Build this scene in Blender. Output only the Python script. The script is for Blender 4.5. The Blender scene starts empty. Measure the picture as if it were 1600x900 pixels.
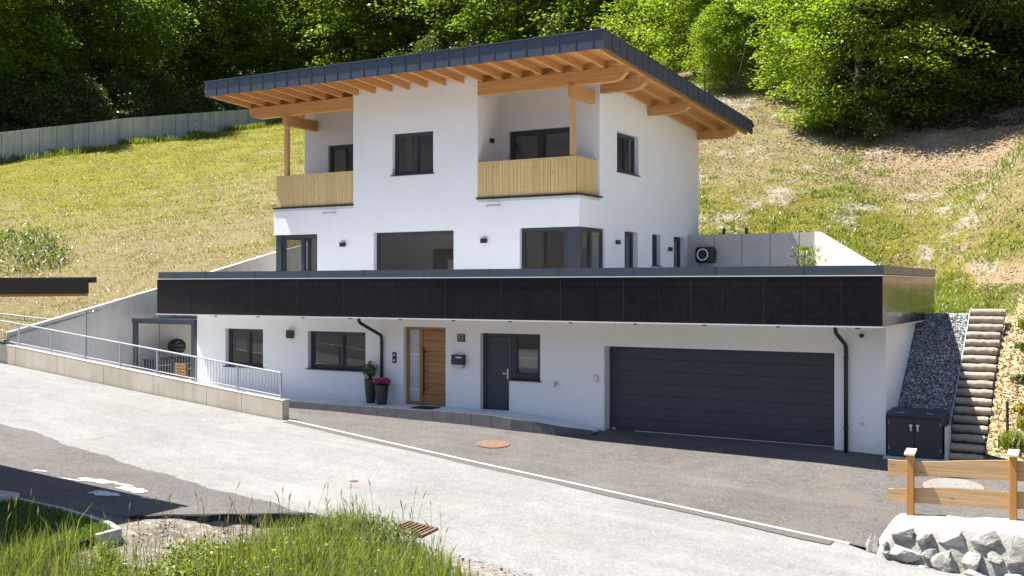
import bpy, math, random
import numpy as np
from mathutils import Vector, Matrix
from mathutils.geometry import delaunay_2d_cdt

random.seed(7)
RNG = np.random.default_rng(11)
SC = bpy.context.scene
COL = SC.collection
R = math.radians

# ------------------------------------------------------------------ materials
def nmat(name, fn):
    m = bpy.data.materials.new(name); m.use_nodes = True
    nt = m.node_tree; nt.nodes.clear()
    out = nt.nodes.new('ShaderNodeOutputMaterial')
    sh = fn(nt)
    nt.links.new(sh, out.inputs['Surface'])
    return m

def L(nt, a, b): nt.links.new(a, b)

def setin(nt, node, key, v):
    s = node.inputs[key]
    if isinstance(v, bpy.types.NodeSocket): nt.links.new(v, s)
    else:
        if isinstance(v, tuple) and len(v) == 3 and s.type == 'RGBA': v = (*v, 1)
        s.default_value = v

def coords(nt, scale=(1, 1, 1), rot=(0, 0, 0), loc=(0, 0, 0)):
    # world-anchored coordinates (position of the surface itself)
    g = nt.nodes.new('ShaderNodeNewGeometry')
    mp = nt.nodes.new('ShaderNodeMapping')
    L(nt, g.outputs['Position'], mp.inputs['Vector'])
    mp.inputs['Scale'].default_value = scale
    mp.inputs['Rotation'].default_value = rot
    mp.inputs['Location'].default_value = loc
    return mp.outputs['Vector']

def noise(nt, scale, detail=4, rough=.6, vec=None, dist=0.0):
    n = nt.nodes.new('ShaderNodeTexNoise')
    n.inputs['Scale'].default_value = scale; n.inputs['Detail'].default_value = detail
    n.inputs['Roughness'].default_value = rough; n.inputs['Distortion'].default_value = dist
    L(nt, vec if vec is not None else coords(nt), n.inputs['Vector'])
    return n.outputs['Fac']

def vor(nt, scale, vec=None, out='Distance', feat='F1'):
    n = nt.nodes.new('ShaderNodeTexVoronoi'); n.feature = feat
    n.inputs['Scale'].default_value = scale
    L(nt, vec if vec is not None else coords(nt), n.inputs['Vector'])
    return n.outputs[out]

def ramp(nt, fac, stops):
    n = nt.nodes.new('ShaderNodeValToRGB'); e = n.color_ramp.elements
    while len(e) < len(stops): e.new(.5)
    for i, (p, c) in enumerate(stops):
        e[i].position = p
        e[i].color = (c, c, c, 1) if not isinstance(c, tuple) else (*c, 1)
    L(nt, fac, n.inputs['Fac'])
    return n.outputs['Color']

def mix(nt, fac, a, b, mode='MIX'):
    n = nt.nodes.new('ShaderNodeMix'); n.data_type = 'RGBA'; n.blend_type = mode
    for k, v in ((0, fac), (6, a), (7, b)):
        s = n.inputs[k]
        if isinstance(v, bpy.types.NodeSocket): L(nt, v, s)
        else: s.default_value = (*v, 1) if isinstance(v, tuple) else v
    return n.outputs[2]

def mth(nt, op, a, b=None, c=None):
    n = nt.nodes.new('ShaderNodeMath'); n.operation = op
    for i, v in enumerate((a, b, c)):
        if v is None: continue
        if isinstance(v, bpy.types.NodeSocket): L(nt, v, n.inputs[i])
        else: n.inputs[i].default_value = v
    return n.outputs[0]

def sepxyz(nt, vec):
    n = nt.nodes.new('ShaderNodeSeparateXYZ'); L(nt, vec, n.inputs[0]); return n.outputs

def bump(nt, h, strength=.3, dist=.02):
    n = nt.nodes.new('ShaderNodeBump')
    n.inputs['Strength'].default_value = strength; n.inputs['Distance'].default_value = dist
    L(nt, h, n.inputs['Height']); return n.outputs['Normal']

def pr(nt, col, rough=.7, normal=None, metal=0.0, spec=.5, **kw):
    n = nt.nodes.new('ShaderNodeBsdfPrincipled')
    setin(nt, n, 'Base Color', col); setin(nt, n, 'Roughness', rough)
    setin(nt, n, 'Metallic', metal); setin(nt, n, 'Specular IOR Level', spec)
    if normal is not None: L(nt, normal, n.inputs['Normal'])
    for k, v in kw.items(): setin(nt, n, k, v)
    return n.outputs[0]

def attr(nt, name):
    n = nt.nodes.new('ShaderNodeAttribute'); n.attribute_name = name; return n

def island(nt):
    return nt.nodes.new('ShaderNodeNewGeometry').outputs['Random Per Island']

def objrand(nt):
    return nt.nodes.new('ShaderNodeObjectInfo').outputs['Random']

M = {}
def mk(name):
    def deco(fn):
        M[name] = nmat(name, fn); return fn
    return deco

@mk('stucco')
def _(nt):
    big = noise(nt, .6, 3)
    c = ramp(nt, big, [(.3, (.76, .765, .77)), (.7, (.80, .805, .81))])
    st = noise(nt, .9, 4, .6, coords(nt, (3, 3, .35)))
    c = mix(nt, ramp(nt, st, [(.56, 0.), (.75, .14)]), c, (.62, .61, .58))
    c = mix(nt, ramp(nt, noise(nt, 26, 3, .8), [(.35, .16), (.6, 0.)]), c, (.58, .58, .57))
    zz = sepxyz(nt, coords(nt))[2]
    dirt_ = mth(nt, 'MULTIPLY', ramp(nt, mth(nt, 'ADD', mth(nt, 'MULTIPLY', zz, .5), mth(nt, 'MULTIPLY', noise(nt, 4, 5), .5)), [(.22, .35), (.52, 0.)]), 1.0)
    c = mix(nt, dirt_, c, (.50, .48, .44))
    h = mth(nt, 'ADD', noise(nt, 90, 3), mth(nt, 'MULTIPLY', vor(nt, 55), .8))
    return pr(nt, c, .92, bump(nt, h, .35, .006), spec=.25)

@mk('ceiling_paint')
def _(nt): return pr(nt, (.7, .68, .64), .9)

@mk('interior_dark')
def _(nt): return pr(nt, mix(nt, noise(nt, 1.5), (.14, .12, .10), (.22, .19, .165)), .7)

@mk('curtain_white')
def _(nt): return pr(nt, (.70, .69, .66), .9)
@mk('curtain_grey')
def _(nt): return pr(nt, (.36, .34, .31), .9)

@mk('interior_floor')
def _(nt): return pr(nt, (.22, .16, .10), .5)

def metal_paint(name, col, rough=.42, var=.25):
    def fn(nt):
        n = noise(nt, 2.5, 4)
        c = mix(nt, n, tuple(x * (1 - var) for x in col), tuple(x * (1 + var) for x in col))
        return pr(nt, c, ramp(nt, noise(nt, 9), [(.3, rough - .06), (.7, rough + .1)]), bump(nt, noise(nt, 260, 2), .06, .002))
    M[name] = nmat(name, fn)
metal_paint('anthracite', (.034, .042, .054))
metal_paint('frame_paint', (.026, .032, .042), .5)
metal_paint('garage_paint', (.029, .036, .055), .5)
metal_paint('fascia_metal', (.046, .060, .083), .38)
metal_paint('black_metal', (.012, .013, .015), .5)
metal_paint('charcoal_plastic', (.026, .027, .034), .5)
metal_paint('galvanised', (.34, .36, .39), .45, .12)
metal_paint('alu_trim', (.62, .62, .60), .35, .05)
metal_paint('bright_steel', (.65, .65, .63), .25, .05)
metal_paint('white_plastic', (.75, .75, .74), .4, .03)
metal_paint('light_grey', (.55, .55, .54), .5, .05)

def wood(name, dark, light, axis, rough=.55, isl=.25, knots=True, freq=9.0):
    sc = {'x': (.35, freq, freq), 'y': (freq, .35, freq), 'z': (freq, freq, .35)}[axis]
    def fn(nt):
        v = coords(nt, sc)
        g = noise(nt, 2.2, 6, .65, v, .6)
        c = ramp(nt, g, [(.28, dark), (.55, tuple((a + b) / 2 for a, b in zip(dark, light))), (.75, light)])
        c = mix(nt, mth(nt, 'MULTIPLY', island(nt), isl), c, dark)
        if knots:
            ksc = {'x': (2.2, 7, 7), 'y': (7, 2.2, 7), 'z': (7, 7, 2.2)}[axis]
            k = vor(nt, 1.0, coords(nt, ksc))
            c = mix(nt, ramp(nt, k, [(.05, .85), (.13, 0.)]), c, tuple(x * .35 for x in dark))
        return pr(nt, c, rough, bump(nt, g, .25, .004), spec=.35)
    M[name] = nmat(name, fn)
wood('glulam_along_facade', (.42, .20, .065), (.66, .38, .15), 'x')
wood('glulam_along_depth', (.42, .20, .065), (.66, .38, .15), 'y')
wood('glulam_post', (.48, .26, .11), (.68, .43, .21), 'z')
wood('deck_boards', (.44, .20, .06), (.62, .33, .12), 'y', freq=14)
wood('larch_boards', (.52, .36, .15), (.80, .61, .30), 'z', isl=.5, freq=22)
wood('door_oak', (.22, .10, .032), (.50, .28, .11), 'x', freq=16)
wood('door_oak_upright', (.27, .115, .03), (.48, .25, .08), 'z', freq=16)
wood('fence_plank', (.36, .21, .09), (.70, .50, .28), 'x', isl=.2, freq=13)
wood('fence_post', (.38, .17, .045), (.56, .28, .09), 'z', isl=.1, freq=13)
wood('fence_cap', (.60, .48, .34), (.78, .68, .52), 'x', knots=False, freq=10)
wood('log_grey', (.22, .18, .14), (.52, .45, .36), 'x', rough=.85, isl=.5, freq=12)
wood('stake_wood', (.05, .038, .028), (.13, .10, .075), 'z', rough=.9, knots=False)
wood('garden_timber', (.34, .16, .05), (.52, .28, .10), 'x', freq=12)

@mk('glass')
def _(nt):
    tr = nt.nodes.new('ShaderNodeBsdfTransparent'); tr.inputs[0].default_value = (.76, .77, .77, 1)
    gl = nt.nodes.new('ShaderNodeBsdfGlossy'); gl.inputs['Roughness'].default_value = .01
    gl.inputs['Color'].default_value = (.9, .92, .95, 1)
    L(nt, bump(nt, noise(nt, .9, 2), .03, .02), gl.inputs['Normal'])
    fr = nt.nodes.new('ShaderNodeLayerWeight'); fr.inputs['Blend'].default_value = .5
    f = mth(nt, 'ADD', mth(nt, 'MULTIPLY', mth(nt, 'POWER', fr.outputs['Facing'], 4.0), .9), .06)
    m = nt.nodes.new('ShaderNodeMixShader')
    L(nt, f, m.inputs[0]); L(nt, tr.outputs[0], m.inputs[1]); L(nt, gl.outputs[0], m.inputs[2])
    return m.outputs[0]

@mk('frosted_glass')
def _(nt):
    s = sepxyz(nt, coords(nt))
    z = s[2]
    band = ramp(nt, mth(nt, 'FRACT', mth(nt, 'MULTIPLY', z, 1.02)), [(.0, (.36, .42, .46)), (.72, (.40, .46, .50)), (.74, (.62, .67, .69)), (.80, (.36, .42, .45))])
    return pr(nt, band, .18, spec=.7)

@mk('solar_glass')
def _(nt):
    s = sepxyz(nt, coords(nt))
    def lines(v, per, w, off=0.0):
        f = mth(nt, 'FRACT', mth(nt, 'MULTIPLY', mth(nt, 'ADD', v, off), 1 / per))
        return mth(nt, 'LESS_THAN', f, w / per)
    along = mth(nt, 'ADD', s[0], s[1])
    hz = lines(s[2], .171, .010, .02)
    cells = lines(along, .0838, .008)
    busv = lines(along, .028, .004)
    nz = noise(nt, 3.5, 5)
    c = mix(nt, nz, (.0028, .0028, .005), (.007, .0072, .0125))
    c = mix(nt, mth(nt, 'MULTIPLY', busv, ramp(nt, noise(nt, 9, 2), [(.35, 0.), (.7, .8)])), c, (.040, .040, .054))
    c = mix(nt, mth(nt, 'MULTIPLY', cells, .6), c, (.002, .002, .003))
    c = mix(nt, hz, c, (.0015, .0015, .002))
    return pr(nt, c, .22, bump(nt, noise(nt, .55, 1), .05, .05), spec=.2, **{'Coat Weight': .3, 'Coat Roughness': .05})

@mk('concrete')
def _(nt):
    n = noise(nt, .7, 6, .65)
    c = ramp(nt, n, [(.25, (.42, .405, .375)), (.6, (.53, .515, .48)), (.8, (.58, .56, .525))])
    st = noise(nt, 1.2, 4, .6, coords(nt, (2.5, 2.5, .25)))
    c = mix(nt, ramp(nt, st, [(.5, 0.), (.75, .4)]), c, (.36, .345, .32))
    h = noise(nt, 30, 5, .7)
    tie = vor(nt, 1.05, coords(nt, (1, 1, 1)))
    c = mix(nt, ramp(nt, tie, [(.03, .8), (.05, 0.)]), c, (.12, .12, .12))
    return pr(nt, c, .88, bump(nt, h, .3, .006), spec=.25)

@mk('concrete_warm')
def _(nt):
    n = noise(nt, 1.1, 6, .65)
    c = ramp(nt, n, [(.25, (.52, .44, .33)), (.6, (.64, .57, .45)), (.8, (.68, .63, .53))])
    st = noise(nt, 1.6, 4, .6, coords(nt, (3, 3, .4)))
    c = mix(nt, ramp(nt, st, [(.5, 0.), (.75, .4)]), c, (.36, .29, .20))
    return pr(nt, c, .88, bump(nt, noise(nt, 35, 5, .7), .3, .006), spec=.25)

@mk('concrete_top')
def _(nt): return pr(nt, ramp(nt, noise(nt, 3, 5), [(.3, (.46, .445, .41)), (.7, (.58, .565, .53))]), .85, bump(nt, noise(nt, 40), .2, .005), spec=.25)

@mk('concrete_aged')
def _(nt):
    n = noise(nt, .5, 6, .7)
    c = ramp(nt, n, [(.25, (.42, .43, .44)), (.75, (.58, .585, .59))])
    st = noise(nt, .7, 6, .65, coords(nt, (2.0, 2.0, .22)))
    c = mix(nt, ramp(nt, st, [(.47, 0.), (.70, .65)]), c, (.24, .24, .235))
    return pr(nt, c, .9, bump(nt, noise(nt, 14, 5, .7), .3, .02), spec=.2)

@mk('concrete_joint')
def _(nt): return pr(nt, (.16, .155, .145), .95)

@mk('paving_slab')
def _(nt):
    n = noise(nt, 2.2, 5)
    v = coords(nt, (1, 1, 1), (0, 0, R(20)))
    c = ramp(nt, n, [(.3, (.56, .57, .58)), (.7, (.68, .69, .70))])
    c = mix(nt, mth(nt, 'MULTIPLY', island(nt), .25), c, (.50, .51, .53))
    return pr(nt, c, .75, bump(nt, noise(nt, 60), .2, .004))

@mk('kerb_dark')
def _(nt): return pr(nt, ramp(nt, noise(nt, 6, 5), [(.3, (.075, .078, .085)), (.7, (.12, .123, .13))]), .85, bump(nt, noise(nt, 70), .3, .004))

@mk('kerb_light')
def _(nt): return pr(nt, ramp(nt, noise(nt, 5, 5), [(.3, (.34, .335, .32)), (.7, (.50, .49, .47))]), .85, bump(nt, noise(nt, 60), .3, .004))

def asphalt(name, lo, hi, grain, patchc=None, streak=None):
    def fn(nt):
        n = noise(nt, .35, 6, .65)
        c = ramp(nt, n, [(.3, lo), (.7, hi)])
        n2 = noise(nt, 2.3, 5, .7)
        c = mix(nt, ramp(nt, n2, [(.42, .0), (.72, .45)]), c, tuple(x * .72 for x in lo))
        g = noise(nt, 46, 3, .75)
        sp = vor(nt, 38, out='Color')
        spv = sepxyz(nt, sp)[0]
        c = mix(nt, mth(nt, 'MULTIPLY', ramp(nt, spv, [(.0, 1.), (.35, 0.)]), grain), c, tuple(x * .45 for x in lo))
        c = mix(nt, mth(nt, 'MULTIPLY', ramp(nt, spv, [(.7, 0.), (1., 1.)]), grain * .8), c, tuple(min(.8, x * 1.6) for x in hi))
        if streak:
            s = noise(nt, .8, 5, .6, coords(nt, (.25, 1.6, 1), (0, 0, R(14))))
            c = mix(nt, ramp(nt, s, [(.52, 0.), (.75, .5)]), c, streak)
        if patchc:
            s = noise(nt, .55, 5, .7, coords(nt, loc=(9, 3, 0)))
            c = mix(nt, ramp(nt, s, [(.55, 0.), (.68, .6)]), c, patchc)
            cr = noise(nt, 5, 3, .7, coords(nt, loc=(2, 7, 0)))
            c = mix(nt, ramp(nt, cr, [(.70, 0.), (.76, .5)]), c, tuple(x * .5 for x in lo))
        wv = nt.nodes.new('ShaderNodeVectorMath'); wv.operation = 'ADD'
        cn = nt.nodes.new('ShaderNodeTexNoise'); cn.inputs['Scale'].default_value = 1.3; cn.inputs['Detail'].default_value = 5
        L(nt, coords(nt), cn.inputs['Vector']); L(nt, coords(nt, (1, 1, .0)), wv.inputs[0]); L(nt, cn.outputs['Color'], wv.inputs[1])
        ce = vor(nt, .28, wv.outputs[0], feat='DISTANCE_TO_EDGE')
        cm = mth(nt, 'MULTIPLY', ramp(nt, ce, [(.002, .8), (.006, 0.)]), ramp(nt, noise(nt, .22, 3, .6, coords(nt, loc=(3, 9, 0))), [(.57, 0.), (.66, .6)]))
        c = mix(nt, cm, c, tuple(x * .4 for x in lo))
        h = mth(nt, 'ADD', g, mth(nt, 'MULTIPLY', spv, .6))
        return pr(nt, c, .9, bump(nt, h, .5, .008), spec=.25)
    M[name] = nmat(name, fn)
asphalt('road_old', (.175, .172, .164), (.232, .229, .219), .42, (.21, .195, .17), (.27, .266, .255))
asphalt('drive_asphalt', (.082, .075, .070), (.128, .118, .110), .55, (.130, .110, .085), (.165, .152, .140))
asphalt('patch_asphalt', (.085, .076, .072), (.128, .116, .109), .55, None, (.16, .146, .138))
asphalt('fresh_edge', (.012, .012, .013), (.03, .03, .031), .6)

@mk('seal_band')
def _(nt): return pr(nt, ramp(nt, noise(nt, 22, 4, .8), [(.3, (.05, .045, .04)), (.7, (.13, .118, .107))]), .95, bump(nt, noise(nt, 50), .6, .01))

@mk('road_paint')
def _(nt): return pr(nt, ramp(nt, noise(nt, 14, 4, .7), [(.35, (.22, .21, .20)), (.45, (.52, .52, .50)), (.6, (.66, .66, .65))]), .8)

@mk('rust')
def _(nt): return pr(nt, ramp(nt, noise(nt, 12, 5, .7), [(.3, (.10, .052, .034)), (.7, (.22, .125, .085))]), .85, bump(nt, noise(nt, 40), .4, .005))

@mk('cover_ring')
def _(nt): return pr(nt, ramp(nt, noise(nt, 9, 5, .7), [(.3, (.16, .12, .10)), (.7, (.27, .22, .19))]), .85)

@mk('painted_hole_shade')
def _(nt): return pr(nt, (.008, .008, .008), .9)

@mk('dirt')
def _(nt):
    c = ramp(nt, noise(nt, 1.4, 6, .7), [(.3, (.11, .09, .066)), (.6, (.20, .17, .132)), (.8, (.27, .245, .205))])
    v = sepxyz(nt, vor(nt, 14, out='Color'))[0]
    c = mix(nt, ramp(nt, v, [(.6, 0.), (.95, .7)]), c, (.34, .325, .30))
    return pr(nt, c, .95, bump(nt, mth(nt, 'ADD', vor(nt, 14), noise(nt, 40, 4)), .7, .03), spec=.2)

@mk('valley_floor')
def _(nt): return pr(nt, ramp(nt, noise(nt, .035, 7, .75), [(.38, (.018, .022, .014)), (.5, (.045, .04, .033)), (.62, (.075, .065, .055)), (.8, (.02, .024, .014))]), .95)

@mk('hill_floor')
def _(nt):
    a = attr(nt, 'zone')            # r: green share, g: litter share, b: mulch / bare
    z = nt.nodes.new('ShaderNodeSeparateColor'); L(nt, a.outputs['Color'], z.inputs[0])
    n1 = noise(nt, .16, 6, .7); n2 = noise(nt, 1.3, 6, .75); n3 = noise(nt, 8, 5, .8); n4 = noise(nt, 30, 3, .8)
    straw = ramp(nt, n3, [(.22, (.088, .068, .03)), (.42, (.195, .158, .074)), (.62, (.31, .262, .136)), (.82, (.44, .385, .225))])
    green = ramp(nt, n3, [(.25, (.075, .082, .012)), (.5, (.205, .195, .03)), (.78, (.33, .29, .06))])
    gm = mth(nt, 'ADD', mth(nt, 'ADD', mth(nt, 'MULTIPLY', n1, .8), mth(nt, 'MULTIPLY', n2, 1.5)), z.outputs[0])
    gm = ramp(nt, mth(nt, 'MULTIPLY', gm, .5), [(.61, 0.), (.76, 1.)])
    c = mix(nt, gm, straw, green)
    dk = mth(nt, 'ADD', mth(nt, 'MULTIPLY', noise(nt, 2.6, 5, .8, coords(nt, loc=(5, 1, 0))), .6), mth(nt, 'MULTIPLY', noise(nt, .6, 4, .7, coords(nt, loc=(1, 6, 0))), .4))
    c = mix(nt, ramp(nt, dk, [(.50, 0.), (.64, .65)]), c, (.12, .09, .04))
    litter = ramp(nt, noise(nt, 11, 5, .8), [(.25, (.11, .078, .045)), (.45, (.28, .205, .12)), (.62, (.42, .33, .205)), (.8, (.55, .46, .32))])
    lm = mth(nt, 'ADD', z.outputs[1], mth(nt, 'MULTIPLY', mth(nt, 'SUBTRACT', n2, .5), 1.1))
    c = mix(nt, ramp(nt, lm, [(.35, 0.), (.65, 1.)]), c, litter)
    c = mix(nt, ramp(nt, mth(nt, 'SUBTRACT', lm, .5), [(.38, 0.), (.55, 1.)]), c, (.075, .052, .036))
    bare = noise(nt, .42, 5, .7, coords(nt, loc=(3, 2, 0)))
    bm = mth(nt, 'MULTIPLY', ramp(nt, bare, [(.54, 0.), (.62, 1.)]), ramp(nt, z.outputs[1], [(.12, 0.), (.22, .8)]))
    c = mix(nt, bm, c, ramp(nt, n3, [(.3, (.30, .26, .20)), (.6, (.46, .42, .35))]))
    chips = ramp(nt, sepxyz(nt, vor(nt, 16, out='Color'))[0], [(.0, (.28, .18, .08)), (.4, (.50, .38, .20)), (1., (.66, .56, .36))])
    mm = mth(nt, 'ADD', z.outputs[2], mth(nt, 'MULTIPLY', mth(nt, 'SUBTRACT', n2, .5), .6))
    c = mix(nt, ramp(nt, mm, [(.45, 0.), (.6, 1.)]), c, chips)
    h = mth(nt, 'ADD', mth(nt, 'MULTIPLY', n3, 1.0), mth(nt, 'MULTIPLY', n4, .5))
    return pr(nt, c, .95, bump(nt, h, .9, .12), spec=.1)

@mk('gravel_base')
def _(nt):
    c = ramp(nt, sepxyz(nt, vor(nt, 18, out='Color'))[0], [(0., (.05, .05, .055)), (1., (.28, .28, .29))])
    return pr(nt, c, .9, bump(nt, vor(nt, 18), 1., .04))

@mk('gravel_stone')
def _(nt):
    c = ramp(nt, island(nt), [(0., (.07, .07, .074)), (.5, (.22, .22, .22)), (.85, (.42, .42, .41)), (1., (.65, .63, .60))])
    return pr(nt, c, .85)

@mk('rubble_stone')
def _(nt):
    c = ramp(nt, island(nt), [(0., (.15, .14, .13)), (.6, (.36, .34, .31)), (1., (.58, .56, .52))])
    return pr(nt, c, .9)

@mk('wood_chip')
def _(nt):
    c = ramp(nt, island(nt), [(0., (.32, .20, .09)), (.5, (.56, .42, .22)), (1., (.74, .62, .40))])
    return pr(nt, c, .9)

@mk('leaf_litter')
def _(nt):
    c = ramp(nt, island(nt), [(0., (.15, .10, .06)), (.5, (.31, .225, .14)), (1., (.46, .37, .255))])
    return pr(nt, c, .9)

@mk('mortar')
def _(nt):
    n = noise(nt, 3, 6, .7)
    c = ramp(nt, n, [(.3, (.25, .238, .215)), (.7, (.36, .345, .315))])
    return pr(nt, c, .95, bump(nt, mth(nt, 'ADD', noise(nt, 18, 5), n), .6, .03), spec=.2)

@mk('wall_stone')
def _(nt):
    n = noise(nt, 5, 7, .75, dist=.8)
    c = ramp(nt, n, [(.3, (.12, .115, .105)), (.46, (.25, .24, .22)), (.6, (.40, .385, .355))])
    w = noise(nt, 2.2, 4, .6, coords(nt, loc=(4, 0, 2)))
    c = mix(nt, ramp(nt, w, [(.5, 0.), (.66, .75)]), c, (.56, .54, .50))
    r = noise(nt, 3.1, 4, .6, coords(nt, loc=(8, 3, 1)))
    c = mix(nt, ramp(nt, r, [(.62, 0.), (.72, .6)]), c, (.38, .24, .14))
    return pr(nt, c, .9, bump(nt, n, .8, .05), spec=.2)

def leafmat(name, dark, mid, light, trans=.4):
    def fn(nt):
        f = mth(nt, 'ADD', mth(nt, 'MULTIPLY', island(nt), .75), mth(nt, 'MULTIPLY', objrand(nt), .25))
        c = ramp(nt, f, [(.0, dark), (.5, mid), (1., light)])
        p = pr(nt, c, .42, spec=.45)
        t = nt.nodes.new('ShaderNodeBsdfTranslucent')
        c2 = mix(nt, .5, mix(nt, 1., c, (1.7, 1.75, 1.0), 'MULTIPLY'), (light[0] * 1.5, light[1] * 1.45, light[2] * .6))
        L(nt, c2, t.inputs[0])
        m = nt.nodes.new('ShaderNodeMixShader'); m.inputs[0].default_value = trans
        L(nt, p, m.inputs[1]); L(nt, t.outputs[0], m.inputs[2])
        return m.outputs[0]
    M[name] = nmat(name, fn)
leafmat('leaf_beech', (.05, .085, .010), (.105, .172, .018), (.18, .262, .032), .5)
leafmat('leaf_bright', (.075, .13, .010), (.150, .238, .021), (.24, .33, .034), .5)
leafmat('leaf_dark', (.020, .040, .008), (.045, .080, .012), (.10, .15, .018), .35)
leafmat('leaf_spruce', (.012, .026, .010), (.022, .042, .014), (.040, .066, .018), .15)
leafmat('leaf_shrub', (.03, .055, .012), (.06, .095, .02), (.10, .14, .035), .3)
leafmat('grass_meadow', (.11, .125, .015), (.17, .185, .025), (.25, .255, .045), .35)
leafmat('grass_straw', (.14, .115, .052), (.21, .172, .080), (.32, .27, .145), .2)
leafmat('grass_green', (.08, .115, .02), (.15, .195, .03), (.28, .31, .07), .35)
leafmat('grass_tall', (.055, .09, .014), (.115, .165, .028), (.25, .28, .085), .4)
leafmat('grass_lawn', (.05, .10, .015), (.08, .15, .02), (.13, .20, .035), .4)
leafmat('seed_heads', (.24, .20, .09), (.34, .29, .14), (.46, .40, .22), .3)
leafmat('flower_yellow', (.6, .42, .01), (.75, .55, .01), (.8, .65, .02), .3)
leafmat('flower_pink', (.32, .02, .12), (.55, .06, .25), (.72, .28, .48), .3)

@mk('bark')
def _(nt):
    n = noise(nt, 4, 6, .7, coords(nt, (3, 3, .6)))
    return pr(nt, ramp(nt, n, [(.3, (.045, .036, .028)), (.7, (.15, .125, .10))]), .95, bump(nt, n, .6, .03))

@mk('mailbox_paper')
def _(nt): return pr(nt, (.55, .53, .50), .5)
@mk('ornament_red')
def _(nt): return pr(nt, (.35, .04, .03), .6)
@mk('digit_grey')
def _(nt): return pr(nt, (.42, .38, .33), .5)
@mk('plate_brown')
def _(nt): return pr(nt, (.06, .05, .045), .6)
@mk('table_green')
def _(nt): return pr(nt, (.10, .28, .16), .6)
@mk('mat_black')
def _(nt): return pr(nt, (.012, .012, .013), .95, bump(nt, noise(nt, 200), .6, .005))
@mk('soil')
def _(nt): return pr(nt, (.03, .022, .016), .95)

# ------------------------------------------------------------------ mesh tools
def cumloc(o):
    v = Vector((0, 0, 0))
    while o is not None:
        v += o.location; o = o.parent
    return v

def tag(o, label=None, cat=None, group=None, kind=None):
    if label: o['label'] = label
    if cat: o['category'] = cat
    if group: o['group'] = group
    if kind: o['kind'] = kind
    return o

def empty(name, loc, label, cat, group=None):
    o = bpy.data.objects.new(name, None); COL.objects.link(o)
    o.location = loc; o.empty_display_size = .2
    return tag(o, label, cat, group)

class MB:
    def __init__(s): s.v = []; s.f = []; s.mi = []; s.cur = 0
    def add(s, vs, fs):
        b = len(s.v); s.v += [tuple(p) for p in vs]
        s.f += [tuple(b + i for i in f) for f in fs]; s.mi += [s.cur] * len(fs)
        return s
    def quad(s, a, b, c, d): return s.add([a, b, c, d], [(0, 1, 2, 3)])
    def hexa(s, p):   # 8 points: bottom 4 ccw, top 4 ccw
        return s.add(p, [(3, 2, 1, 0), (4, 5, 6, 7), (0, 1, 5, 4), (1, 2, 6, 5), (2, 3, 7, 6), (3, 0, 4, 7)])
    def box(s, x0, x1, y0, y1, z0, z1):
        return s.hexa([(x0, y0, z0), (x1, y0, z0), (x1, y1, z0), (x0, y1, z0), (x0, y0, z1), (x1, y0, z1), (x1, y1, z1), (x0, y1, z1)])
    def tube(s, path, r, n=8, caps=True):
        path = [Vector(p) for p in path]
        rs = r if isinstance(r, (list, tuple)) else [r] * len(path)
        rings = []; b = len(s.v); prev = None
        for i, p in enumerate(path):
            t = (path[min(i + 1, len(path) - 1)] - path[max(i - 1, 0)])
            if t.length < 1e-9: t = Vector((0, 0, 1))
            t.normalize()
            if prev is None:
                a = t.orthogonal().normalized()
            else:
                a = (prev - t * prev.dot(t))
                a = a.normalized() if a.length > 1e-6 else t.orthogonal().normalized()
            prev = a; c = t.cross(a)
            for k in range(n):
                an = 2 * math.pi * k / n
                s.v.append(tuple(p + (a * math.cos(an) + c * math.sin(an)) * rs[i]))
        nf = 0
        for i in range(len(path) - 1):
            for k in range(n):
                k2 = (k + 1) % n
                s.f.append((b + i * n + k, b + i * n + k2, b + (i + 1) * n + k2, b + (i + 1) * n + k)); nf += 1
        if caps:
            s.f.append(tuple(b + k for k in reversed(range(n)))); s.f.append(tuple(b + (len(path) - 1) * n + k for k in range(n))); nf += 2
        s.mi += [s.cur] * nf
        return s
    def lathe(s, prof, c, n=24):
        b = len(s.v); m = len(prof)
        for r, z in prof:
            for k in range(n):
                a = 2 * math.pi * k / n
                s.v.append((c[0] + r * math.cos(a), c[1] + r * math.sin(a), c[2] + z))
        nf = 0
        for i in range(m - 1):
            for k in range(n):
                k2 = (k + 1) % n
                s.f.append((b + i * n + k, b + i * n + k2, b + (i + 1) * n + k2, b + (i + 1) * n + k)); nf += 1
        s.f.append(tuple(b + k for k in reversed(range(n)))); s.f.append(tuple(b + (m - 1) * n + k for k in range(n))); nf += 2
        s.mi += [s.cur] * nf
        return s
    def prism(s, poly, z0, z1):   # poly xy ccw
        n = len(poly)
        return s.add([(x, y, z0) for x, y in poly] + [(x, y, z1) for x, y in poly],
                     [tuple(reversed(range(n))), tuple(range(n, 2 * n))] + [(i, (i + 1) % n, n + (i + 1) % n, n + i) for i in range(n)])
    def build(s, name, mat, parent=None, smooth=False, bevel=0, local=False):
        me = bpy.data.meshes.new(name)
        off = Vector((0, 0, 0)) if (parent is None or local) else cumloc(parent)
        vs = [(x - off.x, y - off.y, z - off.z) for x, y, z in s.v]
        me.from_pydata(vs, [], s.f); me.update()
        for mm in (mat if isinstance(mat, (list, tuple)) else [mat]):
            me.materials.append(M[mm] if isinstance(mm, str) else mm)
        if any(s.mi): me.polygons.foreach_set('material_index', s.mi)
        if smooth: me.polygons.foreach_set('use_smooth', [True] * len(me.polygons))
        o = bpy.data.objects.new(name, me); COL.objects.link(o)
        if parent is not None: o.parent = parent
        if bevel:
            b = o.modifiers.new('bevel', 'BEVEL'); b.width = bevel; b.segments = 2; b.limit_method = 'ANGLE'
        return o

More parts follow.
